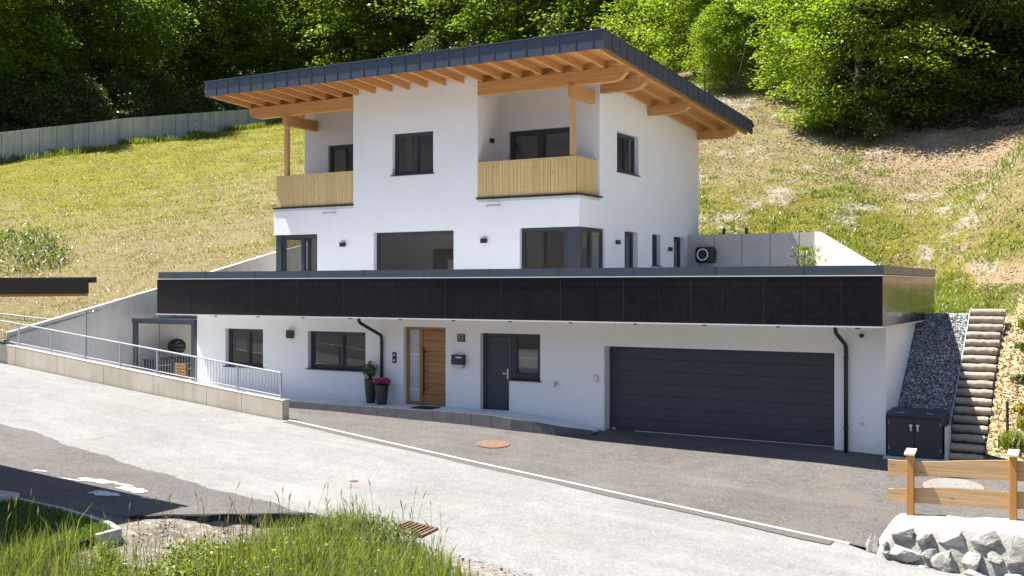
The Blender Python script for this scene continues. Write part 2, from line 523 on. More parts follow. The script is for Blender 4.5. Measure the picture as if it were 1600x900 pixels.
def npmesh(name, V, F, mat, parent=None, smooth=False, mi=None):
    """V (n,3) array, F (m,k) array of equal-size faces"""
    me = bpy.data.meshes.new(name)
    V = np.asarray(V, dtype=np.float32); F = np.asarray(F, dtype=np.int32)
    k = F.shape[1]; m = len(F)
    me.vertices.add(len(V)); me.vertices.foreach_set('co', V.ravel())
    me.loops.add(m * k); me.loops.foreach_set('vertex_index', F.ravel())
    me.polygons.add(m); me.polygons.foreach_set('loop_start', np.arange(0, m * k, k, dtype=np.int32))
    me.polygons.foreach_set('loop_total', np.full(m, k, dtype=np.int32))
    for mm in (mat if isinstance(mat, (list, tuple)) else [mat]): me.materials.append(M[mm])
    if mi is not None: me.polygons.foreach_set('material_index', np.asarray(mi, dtype=np.int32))
    if smooth: me.polygons.foreach_set('use_smooth', np.ones(m, dtype=bool))
    me.update(calc_edges=True)
    o = bpy.data.objects.new(name, me); COL.objects.link(o)
    if parent is not None: o.parent = parent
    return o

def wall(mb, axis, a0, a1, z0, top, t0, t1, holes=()):
    """A wall along `axis` from a0..a1, thickness t0..t1, with rectangular openings (a0,a1,z0,z1)."""
    tz = top if callable(top) else (lambda a: top)
    tmin = min(tz(a0), tz(a1))
    A = sorted({a0, a1, *[min(max(h[0], a0), a1) for h in holes], *[min(max(h[1], a0), a1) for h in holes]})
    Z = sorted({z0, *[min(max(h[2], z0), tmin) for h in holes], *[h[3] for h in holes if h[3] < tmin - 1e-6]}) + [None]
    def P(a, t, z): return (a, t, z) if axis == 'x' else (t, a, z)
    def zz(a, z): return tz(a) if z is None else z
    def solid(i, j):
        if i < 0 or j < 0 or i >= len(A) - 1 or j >= len(Z) - 1: return False
        am = (A[i] + A[i + 1]) / 2; zt = tmin if Z[j + 1] is None else Z[j + 1]; zm = (Z[j] + zt) / 2
        return not any(h[0] < am < h[1] and h[2] < zm < h[3] for h in holes)
    for i in range(len(A) - 1):
        for j in range(len(Z) - 1):
            if not solid(i, j): continue
            a, b = A[i], A[i + 1]
            za, zb, ca, cb = zz(a, Z[j]), zz(b, Z[j]), zz(a, Z[j + 1]), zz(b, Z[j + 1])
            mb.quad(P(a, t0, za), P(b, t0, zb), P(b, t0, cb), P(a, t0, ca))
            mb.quad(P(b, t1, zb), P(a, t1, za), P(a, t1, ca), P(b, t1, cb))
            if not solid(i - 1, j): mb.quad(P(a, t1, za), P(a, t0, za), P(a, t0, ca), P(a, t1, ca))
            if not solid(i + 1, j): mb.quad(P(b, t0, zb), P(b, t1, zb), P(b, t1, cb), P(b, t0, cb))
            if not solid(i, j - 1): mb.quad(P(a, t1, za), P(b, t1, zb), P(b, t0, zb), P(a, t0, za))
            if not solid(i, j + 1): mb.quad(P(a, t0, ca), P(b, t0, cb), P(b, t1, cb), P(a, t1, ca))
    return mb

# ------------------------------------------------------------------ terrain
HP = np.array([(-24.93, -2.85, 2.0), (-23.5, 1.8, 3.42), (-22.15, 6.29, 4.8), (-25.28, -3.05, 1.89), (-27.33, -7.72, 1.3), (-63.72, 23.17, 12.47), (-64.83, 35.25, 15.31), (-65.59, 49.85, 18.7), (-39.93, 6.94, 5.62), (-45.28, 21.17, 9.33), (-34.39, 19.41, 8.71), (-94.84, 44.39, 23.14), (-87.02, 72.09, 29.79), (-66.25, 84.18, 33.67), (-38.15, 77.39, 29.04), (-12.7, 27.41, 13.0), (-8.09, 13.32, 5.1), (-9.0, 20.31, 9.02), (-3.55, 11.91, 5.05), (-6.5, 12, 4.9), (-5, 13.6, 5.12), (-7, 14.3, 5.25), (-1.49, 9.64, 4.36), (-4.96, 23.81, 10.12), (-11.08, 31.82, 14.4), (-0.13, 13.32, 4.1), (0.51, 11.96, 3.73), (1.2, 5.99, 2.86), (3.08, 5.7, 2.94), (1.29, 10.1, 3.2), (2.39, 9.58, 3.74), (3.16, 8.29, 3.73), (3.08, 12.99, 6.6), (3.06, 17.0, 9.2), (2.3, 18.79, 8.19), (0.58, 15.47, 6.19), (-0.42, 22.99, 9.31), (1.67, 26.51, 10.94), (-0.21, 13.85, 4.84), (-1.72, 16.45, 6.33), (0.22, 44.18, 18.5), (-5.4, 36.29, 14.6), (-12.56, 51.79, 20.5), (3.15, 0.75, 0.5), (3.9, 0.57, 0.3), (3.15, 2.0, 1.42), (3.9, 2.0, 1.4), (3.57, 3.33, 2.42), (4.82, 5.21, 3.3), (4.0, 7, 3.5), (-6.33, 16.07, 6.96), (5.24, 27.44, 11.2),
    (-13, 14, 6.0), (-20.3, 12.8, 6.4), (-13, 40, 18), (-27, 40, 16), (-45, 60, 22.5), (-110, 10, 16), (-60, -3, 5), (-95, -10, 8), (-40, -3.5, 3.2), (7, .3, .5), (9, 5, 3.6), (8, 12, 6.6), (14, -1, .6), (14, 10, 6.5), (30, -2, 3), (30, 40, 22), (60, 20, 22), (60, 90, 48), (0, 100, 45), (-60, 130, 55), (-120, 90, 42), (10, 22, 9.8), (-15, 65, 27)])
def tps_fit(P):
    X = P[:, :2]; n = len(X)
    d = np.linalg.norm(X[:, None] - X[None], axis=2)
    K = np.where(d > 0, d * d * np.log(d + 1e-12), 0) + np.eye(n) * .05
    A = np.zeros((n + 3, n + 3)); A[:n, :n] = K; A[:n, n] = 1; A[:n, n + 1:] = X; A[n, :n] = 1; A[n + 1:, :n] = X.T
    return X, np.linalg.solve(A, np.concatenate([P[:, 2], np.zeros(3)]))
TX, TW = tps_fit(HP)
def hz(q):
    q = np.atleast_2d(np.asarray(q, dtype=float))
    d = np.linalg.norm(q[:, None] - TX[None], axis=2)
    U = np.where(d > 0, d * d * np.log(d + 1e-12), 0)
    n = len(TX)
    return U @ TW[:n] + TW[n] + q @ TW[n + 1:]
def hz1(x, y): return float(hz([(x, y)])[0])

CUT = [(-140, -14), (-60, -7), (-30, -4.2), (-25.05, -3.1), (-22.15, 6.29), (-20.45, 12.75), (-7.7, 12.75), (-7.7, 11.78), (-3.3, 11.78), (-.93, 9.5), (-.93, 5.75), (1.2, 5.75), (1.2, 4.15), (3.1, 4.15), (3.1, .12), (4.4, -.05), (14, -.6), (40, -3), (90, -5)]
OUTER = CUT + [(90, 130), (-140, 130)]
def in_poly(P, poly):
    P = np.asarray(P); x, y = P[:, 0], P[:, 1]; r = np.zeros(len(P), bool)
    n = len(poly)
    for i in range(n):
        x0, y0 = poly[i]; x1, y1 = poly[(i + 1) % n]
        c = ((y0 > y) != (y1 > y))
        with np.errstate(divide='ignore', invalid='ignore'):
            r ^= c & (x < (x1 - x0) * (y - y0) / (y1 - y0) + x0)
    return r

def smoothn(P, s, seed=0):
    """cheap smooth value noise for relief"""
    r = np.random.default_rng(seed); o = np.zeros(len(P))
    for k in range(7):
        a = r.uniform(0, 2 * math.pi); f = s * r.uniform(.6, 1.9); ph = r.uniform(0, 6.28)
        o += np.sin((P[:, 0] * math.cos(a) + P[:, 1] * math.sin(a)) * f + ph + 1.3 * np.sin((P[:, 0] * math.sin(a) - P[:, 1] * math.cos(a)) * f * .7 + ph * 2))
    return o / 7

def relief(P):
    z = hz(P)
    cutd = np.full(len(P), 1e9)
    Q = np.array(CUT[3:-3])
    for i in range(len(Q) - 1):
        a, b = Q[i], Q[i + 1]; ab = b - a
        t = np.clip(((P - a) @ ab) / (ab @ ab), 0, 1)
        cutd = np.minimum(cutd, np.linalg.norm(P - (a + t[:, None] * ab), axis=1))
    w = np.clip((cutd - .3) / 2.5, 0, 1)
    return z + w * (.16 * smoothn(P, .7, 1) + .07 * smoothn(P, 2.1, 2))

def zone_of(P):
    x, y = P[:, 0], P[:, 1]
    g = np.full(len(P), .30)
    # greener towards the upper-left wall, drier low and right
    left = x < -14
    g = np.where(left, np.clip(.06 + (-x - 36) * .018 + (y - 14) * .002, -.16, .55), g)
    lit = np.zeros(len(P)); mul = np.zeros(len(P))
    right = ~left
    g = np.where(right, .06 + .34 * np.exp(-((y - 14.5) / 4.5) ** 2), g)
    g = np.where(right & (y < 12.5) & (x < 2.6) & (x > -.5), .75, g)
    lit = np.where(right, np.clip(.26 + (y - 15.5) * .07, .22, .75), lit)
    lit = np.where(right & (x > .8) & (y > 7.5), np.clip(.30 + (y - 9) * .04, .3, .65), lit)
    lit = np.where(right & (x < -4) & (y > 19), .36, lit)
    # forest floor
    ff = ((y > 36) & (x > -36)) | ((x < -66.5) & (y > 15)) | (y > 56)
    lit = np.where(ff, 1.2, lit); g = np.where(ff, -.5, g)
    ff2 = (x > -3) & (y > 25); lit = np.where(ff2, 1.1, lit)
    bare = right & (y < 13) & (x > 1.0) & (y > 8.2) & (hz(P) < 4.3) & (x > 1.4 + (11 - y) * .15)
    lit = np.where(bare, .75, lit)
    lit = np.where(right & (y < 12.5) & (x < 1.5) & (x > -.8) & (y < 11.3), -.5, lit)
    mul = np.where((x > 2.9) & (y < 6.6), 1.0, 0)
    mul = np.where((x > 1.1) & (y < 5.2) & (y > 4.0) & (x < 3.2), .8, mul)
    return np.stack([g, lit, mul], 1)

def build_hill():
    def grid(x0, x1, y0, y1, s):
        gx, gy = np.meshgrid(np.arange(x0, x1, s), np.arange(y0, y1, s)); p = np.stack([gx.ravel(), gy.ravel()], 1)
        return p + RNG.uniform(-.25, .25, p.shape) * s
    near = (-14, 9, -.6, 34)
    mid = (-70, -14, -6, 56)
    a = grid(near[0], near[1], near[2], near[3], .45)
    b = grid(mid[0], mid[1], mid[2], mid[3], .9)
    c = grid(-138, 88, -12, 128, 5.0)
    c = c[~((c[:, 0] > -72) & (c[:, 0] < 11) & (c[:, 1] < 58))]
    e = grid(-14, 9, 34, 56, 1.2)
    P = np.concatenate([a, b, e, c])
    P = P[in_poly(P, OUTER)]
    n = len(OUTER)
    bd = []
    for i in range(n):      # subdivide the outline
        p, q = np.array(OUTER[i]), np.array(OUTER[(i + 1) % n])
        k = max(1, int(np.linalg.norm(q - p) / (.5 if max(abs(p[0]), abs(q[0])) < 31 else 6)))
        bd += [tuple(p + (q - p) * t / k) for t in range(k)]
    allp = [Vector(p) for p in bd] + [Vector(p) for p in P]
    vs, _, fs, *_ = delaunay_2d_cdt(allp, [], [list(range(len(bd)))], 1, 1e-4)
    V2 = np.array([(v.x, v.y) for v in vs]); z = relief(V2)
    F = np.array([f for f in fs if len(f) == 3])
    o = npmesh('hillside', np.column_stack([V2, z]), F, 'hill_floor', smooth=True)
    at = o.data.color_attributes.new('zone', 'FLOAT_COLOR', 'POINT')
    zc = zone_of(V2); at.data.foreach_set('color', np.column_stack([zc, np.ones(len(zc))]).astype(np.float32).ravel())
    tag(o, kind='structure')
    return o
build_hill()

# ------------------------------------------------------------------ road, drive, verge
def pl(x, xs, ys): return np.interp(x, xs, ys)
def zroad(x): return pl(x, [-140, -60, -27.7, -24.5, -19, -13.6, -6.4, 1.6, 6, 14, 60], [9, 4.1, 1.42, 1.13, .60, .12, -.29, -.70, -.95, -1.35, -3.5])
def ykerb(x): return pl(x, [-13.6, 1.62, 40], [-2.9, -5.93, -8])
def wprof(x): return pl(x, [-26, -19.8, -15.3, -9, -7, -5.6, 0, 1.2, 3, 14], [.10, .11, .13, .18, .11, .02, -.01, -.06, -.10, -.1])
def zdrive(x, y):
    yk = ykerb(x) if x < 1.62 else -6.0
    t = np.clip((-y) / (-yk), 0, 1) ** .6; x = max(x, -13.6)
    return wprof(x) * (1 - t) + (zroad(min(x, 2.2)) + .0) * t

def sheet(name, xs, rows, mat, kind='structure', smooth=True):
    """rows: list of (yfun, zfun) across the strip"""
    V = []; nx = len(xs)
    for yf, zf in rows:
        for x in xs:
            y = yf(x); V.append((x, y, zf(x, y)))
    F = [(j * nx + i, j * nx + i + 1, (j + 1) * nx + i + 1, (j + 1) * nx + i) for j in range(len(rows) - 1) for i in range(nx - 1)]
    o = npmesh(name, np.array(V), np.array(F), mat, smooth=smooth)
    return tag(o, kind=kind)

# drive: from the garage wall to the kerb strip
xs = np.arange(-15.6, 14.01, .4)
def drow(t): return (lambda x: (1 - t) * .5 + t * (ykerb(x) if x < 1.62 else -6.0), lambda x, y: zdrive(x, min(y, 0)))
sheet('driveway', xs, [drow(t) for t in np.linspace(1, 0, 16)], 'drive_asphalt')
# side yard behind the low wall
sheet('side_yard', np.arange(-25.1, -15.55, .5), [(lambda x: -2.72, lambda x, y: .09), (lambda x: 5.2, lambda x, y: .09)], 'paving_slab')

NEAR = ([-140, -60, -30, -14, -10.6, -8.45, -6.4, -4.6, -3.2, -1.4, 4, 14, 60], [-40, -22, -16, -13.2, -12.78, -12.25, -10.2, -10.45, -10.75, -10.95, -12.2, -14, -22])
def ynear(x): return pl(x, *NEAR)
def yfar(x): return np.where(x < -13.6, -3.12 - np.maximum(0, -25 - x) * .12, ykerb(x)) if x < 1.62 else pl(x, [1.62, 2.0, 2.6, 40], [-5.95, -6.2, -6.55, -9])
xs = np.unique(np.concatenate([np.arange(-140, -30, 6), np.arange(-30, 10, .4), np.arange(10, 61, 5)]))
def rrow(t): return (lambda x: float(yfar(x)) * (1 - t) + ynear(x) * t, lambda x, y: zroad(x) - .004 + .03 * math.sin(x * .4 + y * .3) * min(1, 4 * t * (1 - t)))
sheet('road', xs, [(lambda x: ynear(x) - .002, lambda x, y: zroad(x) - .25)] + [rrow(t) for t in np.linspace(1, 0, 22)], 'road_old')
# darker newer asphalt in the junction, thin sheet on the old road
bx = [-30, -18.6, -17.9, -15.5, -13.0, -9.8, -6.4]; by = [-9.3, -8.35, -8.75, -8.75, -9.15, -9.75, -10.2]
def yb(x): return pl(x, bx, by) + .05 * math.sin(x * 2.3) + .03 * math.sin(x * 5.9 + 1) + .012 * math.sin(x * 17)
xs = np.arange(-30, -6.42, .1)
def zpatch(x, y):
    t = (y - float(yfar(x))) / (ynear(x) - float(yfar(x)))
    return zroad(x) + .006 + .03 * math.sin(x * .4 + y * .3) * min(1, max(0, 4 * t * (1 - t)))
def prow(t):
    def yf(x): return yb(x) * (1 - t) + (ynear(x) - .0) * t
    return (yf, zpatch)
sheet('asphalt_patch', xs, [prow(t) for t in np.linspace(1, 0, 14)], 'patch_asphalt')
# broken dark edge of the new asphalt layer
mb = MB()
ex = np.arange(-8.4, -5.3, .07)
rows = []
for j, (dy, dz) in enumerate([(.07, .014), (-.02, .006), (-.06, -.12), (-.10, -.34)]):
    rows.append([(x, ynear(x) + dy + (.025 * math.sin(x * 7 + j) + .015 * math.sin(x * 19 + 2 * j) if j else 0), zroad(x) + dz + (.012 * math.sin(x * 11 + j) if j else 0)) for x in ex])
V = [p for r in rows for p in r]; nx = len(ex)
mb.add(V, [((j + 1) * nx + i, (j + 1) * nx + i + 1, j * nx + i + 1, j * nx + i) for j in range(3) for i in range(nx - 1)])
tag(mb.build('asphalt_edge', 'fresh_edge'), kind='structure')

# verge: ground falling from the road edge to below the camera
def zverge(x, y):
    d = max(0.0, ynear(x) - y)
    return zroad(x) - min(pl(x, [-7.8, -7.4, -6.0, -5.3], [.05, .20, .20, .03]), d * 4) - pl(x, [-7.6, -6.3], [.03, .085]) * d - .004 * d * d
xs = np.unique(np.concatenate([np.arange(-140, -30, 6), np.arange(-30, 10, .4), np.arange(10, 61, 5)]))
def vrow(t): return (lambda x: ynear(x) + .25 - 22 * t ** 1.6, lambda x, y: zverge(x, y) - (.035 if y > ynear(x) - .01 else 0) + (0 if y > ynear(x) - .3 else .03 * math.sin(x * 2.1 + y) + .02 * math.sin(x * 5.3 - y * 3)))
sheet('verge', xs, [vrow(t) for t in np.linspace(1, 0, 40)], 'dirt')
# valley floor and the slopes across the valley (behind the camera)
V = []; F = []
gx = np.linspace(-420, 420, 43); gy = np.linspace(-420, 140, 29)
for y in gy:
    for x in gx:
        far = max(0, -y - 60); V.append((x, y, -9 + min(90, far * .42) * (1 + .2 * math.sin(x * .02)) - .0))
nx = len(gx)
F = [(j * nx + i, j * nx + i + 1, (j + 1) * nx + i + 1, (j + 1) * nx + i) for j in range(len(gy) - 1) for i in range(nx - 1)]
tag(npmesh('ground', np.array(V), np.array(F), 'valley_floor', smooth=True), kind='structure')

# flush kerb strip between drive and road, with its rough seal band
xs = np.arange(-13.6, 1.75, .3)
sheet('kerb_strip', xs, [(lambda x, o=o: ykerb(x) + o, lambda x, y, h=h: zroad(x) + h) for o, h in ((-.058, .0), (-.055, .022), (.0, .022), (.006, .0))], 'kerb_light')
xs2 = np.arange(-13.2, 1.5, .12)
rr = random.Random(4)
jit = {float(round(x, 3)): rr.uniform(0, .03) + .03 * math.sin(x * 1.7) for x in xs2}
sheet('seal_band', xs2, [(lambda x: ykerb(x) - .33 - jit[float(round(x, 3))], lambda x, y: zroad(x) + .004), (lambda x: ykerb(x) - .058, lambda x, y: zroad(x) + .010)], 'seal_band')

# raised paved apron in front of the doors, with dark kerb
AP = [(-19.7, .30), (-9.2, .34), (-8.3, .33), (-7.2, .24), (-6.3, .13), (-5.72, .05)]
def zap(x): return pl(x, [a for a, _ in AP], [b for _, b in AP])
def yap(x): return pl(x, [-19.7, -9.0, -7.6, -6.4, -5.72], [-1.0, -1.02, -1.04, -.92, -.50])
mb = MB()
xs = list(np.arange(-19.7, -5.9, .6)) + [-5.72]
for i in range(len(xs) - 1):
    a, b = xs[i] + .004, xs[i + 1] - .004
    for (s0, s1) in ((0, .5), (.5, .9)):
        p = []
        for zoff in (-.06, 0):
            for x, s in ((a, s1), (b, s1), (b, s0), (a, s0)):
                p.append((x, yap(x) * s + (.004 if s == s0 and s0 else -.004), zap(x) + zoff))
        mb.hexa(p)
tag(mb.build('paving', 'paving_slab', bevel=.004), kind='structure')
mb = MB()
for i in range(len(xs) - 1):
    a, b = xs[i] + .003, xs[i + 1] - .003; p = []
    for which in (0, 1):
        for x, s in ((a, 1.0), (b, 1.0), (b, .905), (a, .905)):
            p.append((x, yap(x) * s, (zap(x) + .004) if which else -.25))
    mb.hexa(p)
tag(mb.build('kerb', 'kerb_dark', bevel=.006), kind='structure')

# spilled white paint on the asphalt
mb = MB()
for (cx, cy, w, h) in [(-10.95, -10.85, .42, .16), (-10.35, -10.75, .26, .06), (-9.95, -10.9, .38, .13), (-9.7, -10.98, .16, .07), (-10.0, -11.45, .36, .16), (-12.4, -11.0, .16, .05), (-9.2, -11.2, .2, .04), (-11.4, -11.1, .3, .03)]:
    rr = random.Random(int(cx * 100)); n = 30; ring = []
    for k in range(n):
        a = 2 * math.pi * k / n; q = .85 + .18 * math.sin(2 * a + cx) + .13 * math.sin(5 * a + cx * 3) + .06 * math.sin(9 * a + cy)
        x = cx + w * q * math.cos(a) * .9 + h * .6 * math.sin(a); y = cy + h * 1.3 * q * math.sin(a) + w * .12 * math.cos(a)
        ring.append((x, y, zpatch(x, y) + .012))
    b = len(mb.v); mb.add(ring + [(cx, cy, zpatch(cx, cy) + .013)], [(k, (k + 1) % n, n) for k in range(n)])
tag(mb.build('paint_marks', 'road_paint'), kind='structure')
# little white spots of stone dust on the drive
# ------------------------------------------------------------------ the house
HOUSE = empty('house', (-9, 4, 0), 'white rendered house with a sloping timber roof and black solar band over its garage', 'house')
ZR = lambda y: 10.31 - .0592 * (y - 1.15)          # roof top
ZD = lambda y: ZR(y) - .28                          # underside of deck boards
X0, X1, Y0, Y1 = -19.34, -7.83, 3.0, 12.6

# garage storey walls
mb = MB()
wall(mb, 'x', -19.79, 1.12, -.35, 2.76, 0, .36, [(-18.57, -17.01, 1.14, 2.3), (-15.24, -13.11, 1.19, 2.29), (-11.78, -10.38, .32, 2.48), (-9.27, -8.38, .32, 2.36), (-8.381, -7.45, 1.16, 2.36), (-5.63, .02, -.34, 2.11)])
wall(mb, 'y', .36, 7.0, -.35, 2.76, .76, 1.12)
wall(mb, 'y', .36, 6.0, -.35, 2.76, -19.79, -19.43)
mb.build('wall', 'stucco', HOUSE)
mb = MB(); mb.prism([(-20.15, -1.193), (1.17, -1.193), (1.17, 5.3), (-1.2, 5.3), (-1.2, 9.2), (-3.4, 11.45), (-7.84, 11.45), (-7.84, 12.55), (-20.15, 12.55)], 2.765, 3.14); mb.build('terrace_slab', 'stucco', HOUSE)
# inside of the garage storey
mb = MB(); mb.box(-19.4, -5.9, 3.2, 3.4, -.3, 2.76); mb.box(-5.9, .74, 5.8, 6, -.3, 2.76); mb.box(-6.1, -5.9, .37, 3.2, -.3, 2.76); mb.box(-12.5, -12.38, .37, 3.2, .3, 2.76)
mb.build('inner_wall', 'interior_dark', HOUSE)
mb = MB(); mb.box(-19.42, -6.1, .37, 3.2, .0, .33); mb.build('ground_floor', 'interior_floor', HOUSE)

# upper storeys
mb = MB()
wall(mb, 'x', X0, X1, 3.141, 6.12, 3.0, 3.4, [(X0 - 1, -17.45, 3.1, 5.33), (-15.13, -12.09, 3.2, 5.31), (-9.78, X1 + 1, 3.2, 5.31)])
wall(mb, 'y', 3.4, Y1, 3.141, 6.12, X1 - .4, X1, [(2, 4.68, 3.2, 5.31), (6.12, 7.13, 3.2, 5.31), (8.3, 9.01, 4.28, 5.31), (10.19, 11.21, 3.2, 5.31)])
wall(mb, 'y', 3.4, Y1, 3.141, 6.12, X0, X0 + .4, [(2, 4.7, 3.1, 5.33)])
# lintel returns at the two glazed corners keep the wall faces continuous
wall(mb, 'x', X0 + .4, X1 - .4, 3.141, ZD(Y1), Y1 - .4, Y1)
mb.build('wall', 'stucco', HOUSE)
mb = MB()
wall(mb, 'x', -15.95, -11.23, 6.12, ZD(3.0), 3.0, 3.4, [(-14.39, -12.84, 7.09, 8.40)])
wall(mb, 'y', 3.4, 4.9, 6.12, ZD, -15.95, -15.55)
wall(mb, 'y', 3.4, 4.7, 6.12, ZD, -11.63, -11.23)
wall(mb, 'x', X0, -15.95, 6.12, ZD(4.55), 4.55, 4.9, [(-18.29, -16.3, 6.22, 8.45)])
wall(mb, 'x', -11.23, X1, 6.12, ZD(4.34), 4.34, 4.7, [(-10.94, -8.7, 6.22, 8.38)])
wall(mb, 'y', 4.7, Y1, 6.12, ZD, X1 - .4, X1, [(5.56, 7.21, 7.11, 8.34)])
wall(mb, 'y', 4.9, Y1, 6.12, ZD, X0, X0 + .4)
mb.build('wall', 'stucco', HOUSE)
# floors, ceilings and rooms
mb = MB(); mb.box(X0 + .02, X1 - .02, 3.41, 12.2, 3.141, 3.2); mb.box(X0 + .41, X1 - .41, 4.71, 12.2, 6.121, 6.2); mb.build('floor', 'interior_floor', HOUSE)
mb = MB(); mb.box(X0 + .01, X1 - .01, 3.405, 12.19, 5.70, 6.11); mb.box(X0 + .42, X1 - .42, 4.95, 12.18, 8.75, 8.85); mb.build('ceiling', 'ceiling_paint', HOUSE)
mb = MB(); mb.box(X0 + .42, -10.6, 5.9, 6.02, 3.2, 5.7); mb.box(-10.6, -10.48, 6.2, 12.1, 3.2, 5.7); mb.box(X0 + .42, X1 - .42, 7.2, 7.32, 6.2, 8.75)
mb.box(-16.6, -16.5, 5.0, 7.0, 3.2, 5.7)
mb.build('inner_wall', 'ceiling_paint', HOUSE)
mb = MB(); mb.box(-14.75, -14.0, 5.78, 5.89, 3.2, 4.85); mb.build('stove_niche', 'black_metal', HOUSE)
mb = MB(); mb.box(-13.5, -12.0, 4.8, 5.4, 3.2, 4.45); mb.build('kitchen_counter', 'light_grey', HOUSE)
mb = MB(); mb.box(-13.55, -11.95, 4.75, 5.45, 4.455, 4.49); mb.build('worktop', 'garden_timber', HOUSE)
mb = MB(); mb.lathe([(.22, 0), (.18, .12), (.05, .22), (.02, .24)], (-12.75, 4.6, 4.95), 20); mb.tube([(-12.75, 4.6, 5.18), (-12.75, 4.6, 5.69)], .012, 6); mb.build('pendant_lamp', 'black_metal', HOUSE)
def curtain(x0, x1, y, z0, z1, mat):
    m = MB(); n = max(8, int((x1 - x0) * 40)); V = []
    for i in range(n + 1):
        x = x0 + (x1 - x0) * i / n; yy = y + .035 * math.sin(i * 1.15) + .01 * math.sin(i * .37)
        V += [(x, yy, z0), (x, yy, z1)]
    m.add(V, [(2 * i, 2 * i + 2, 2 * i + 3, 2 * i + 1) for i in range(n)]); m.build('curtain', mat, HOUSE, smooth=True)
curtain(-14.3, -14.05, 3.6, 6.9, 8.55, 'curtain_grey'); curtain(-18.2, -17.9, 5.1, 6.25, 8.6, 'curtain_grey')

# windows and doors
def win(axis, a0, a1, z0, z1, face, rec=.13, inward=1, panes=1, leaf=(), fr=.075, sillw=0, name='window', parent=HOUSE, glass='glass', mull=.09, pw=None):
    """Frame set `rec` behind the wall face; inward = direction from the face into the building."""
    def P(mb, aa, ab, d0, d1, za, zb):
        t0, t1 = sorted((face + inward * d0, face + inward * d1))
        if axis == 'x': mb.box(aa, ab, t0, t1, za, zb)
        else: mb.box(t0, t1, aa, ab, za, zb)
    mb = MB()
    g = .004
    a0 += g; a1 -= g; z0 += g; z1 -= g
    P(mb, a0, a0 + fr, rec, rec + .08, z0, z1); P(mb, a1 - fr, a1, rec, rec + .08, z0, z1)
    P(mb, a0 + fr, a1 - fr, rec, rec + .08, z0, z0 + fr); P(mb, a0 + fr, a1 - fr, rec, rec + .08, z1 - fr, z1)
    cuts = [a0 + fr] + [x for x in leaf] + [a1 - fr]
    for c in leaf: P(mb, c - mull / 2, c + mull / 2, rec - .012, rec + .075, z0 + fr, z1 - fr)
    w = mb.build(name, 'frame_paint', parent, bevel=.006)
    for i in range(len(cuts) - 1):
        aa = cuts[i] + (mull / 2 if i else 0); ab = cuts[i + 1] - (mull / 2 if i < len(cuts) - 2 else 0)
        m = MB(); s = .045       # sash
        P(m, aa + .002, aa + s, rec + .012, rec + .07, z0 + fr + .002, z1 - fr - .002); P(m, ab - s, ab - .002, rec + .012, rec + .07, z0 + fr + .002, z1 - fr - .002)
        P(m, aa + s, ab - s, rec + .012, rec + .07, z0 + fr + .002, z0 + fr + s); P(m, aa + s, ab - s, rec + .012, rec + .07, z1 - fr - s, z1 - fr - .002)
        m.build('sash', 'frame_paint', w)
        m = MB(); P(m, aa + s, ab - s, rec + .035, rec + .041, z0 + fr + s, z1 - fr - s); m.build('pane', glass, w)
    if sillw:
        m = MB(); P(m, a0 - .05, a1 + .05, -.05, rec, z0 - .035, z0 - .004); m.build('sill', 'frame_paint', w)
    return w
win('x', -18.57, -17.01, 1.14, 2.3, 0, leaf=(-17.72,), sillw=1)
win('x', -15.24, -13.11, 1.19, 2.29, 0, leaf=(-14.05,), sillw=1)
win('x', -14.39, -12.84, 7.09, 8.40, 3.0, leaf=(-13.56,), sillw=1)
win('x', -15.13, -12.09, 3.22, 5.31, 3.0, rec=.16, fr=.06, sillw=0)
# glazed left corner
win('x', -19.05, -17.45, 3.22, 5.33, 3.0, rec=.10, leaf=(-18.15,), fr=.08)
win('y', 3.14, 4.7, 3.22, 5.33, X0, rec=.10, leaf=(), fr=.08)
mb = MB(); mb.box(X0 + .05, -19.056, 3.05, 3.136, 3.2, 5.33); mb.build('corner_post', 'anthracite', HOUSE)
# glazed right corner
win('x', -9.78, -8.28, 3.22, 5.31, 3.0, rec=.12, leaf=(), fr=.07)
mb = MB(); mb.box(-8.275, X1 - .045, 3.10, 3.2, 3.2, 5.305); mb.build('corner_panel', 'anthracite', HOUSE)
win('y', 3.22, 4.68, 3.22, 5.31, X1, rec=.06, inward=-1, leaf=(3.85,), fr=.07)
# right side openings
win('y', 6.12, 7.13, 3.22, 5.31, X1, rec=.16, inward=-1, fr=.1, name='terrace_door')
win('y', 10.19, 11.21, 3.22, 5.31, X1, rec=.16, inward=-1, fr=.1, name='terrace_door')
w = win('y', 8.3, 9.01, 4.28, 5.31, X1, rec=.14, inward=-1, fr=.06, sillw=1)
mb = MB()
for k in range(11):
    z = 4.36 + k * .085; mb.hexa([(X1 - .13, 8.37, z), (X1 - .09, 8.37, z - .05), (X1 - .09, 8.94, z - .05), (X1 - .13, 8.94, z), (X1 - .13, 8.37, z + .008), (X1 - .09, 8.37, z - .042), (X1 - .09, 8.94, z - .042), (X1 - .13, 8.94, z + .008)])
mb.build('louvre_blind', 'frame_paint', w)
win('y', 5.56, 7.21, 7.11, 8.34, X1, rec=.14, inward=-1, leaf=(6.5,), sillw=1)
# balcony doors
win('x', -18.29, -16.3, 6.24, 8.45, 4.55, rec=.10, leaf=(-17.3,), name='balcony_door', fr=.1, mull=.16)
win('x', -10.94, -8.7, 6.24, 8.38, 4.34, rec=.10, leaf=(-9.85,), name='balcony_door', fr=.1, mull=.18)
mb = MB(); mb.box(-9.7, -8.85, 4.52, 4.54, 6.3, 8.25); mb.build('roller_blind', 'frame_paint', HOUSE)

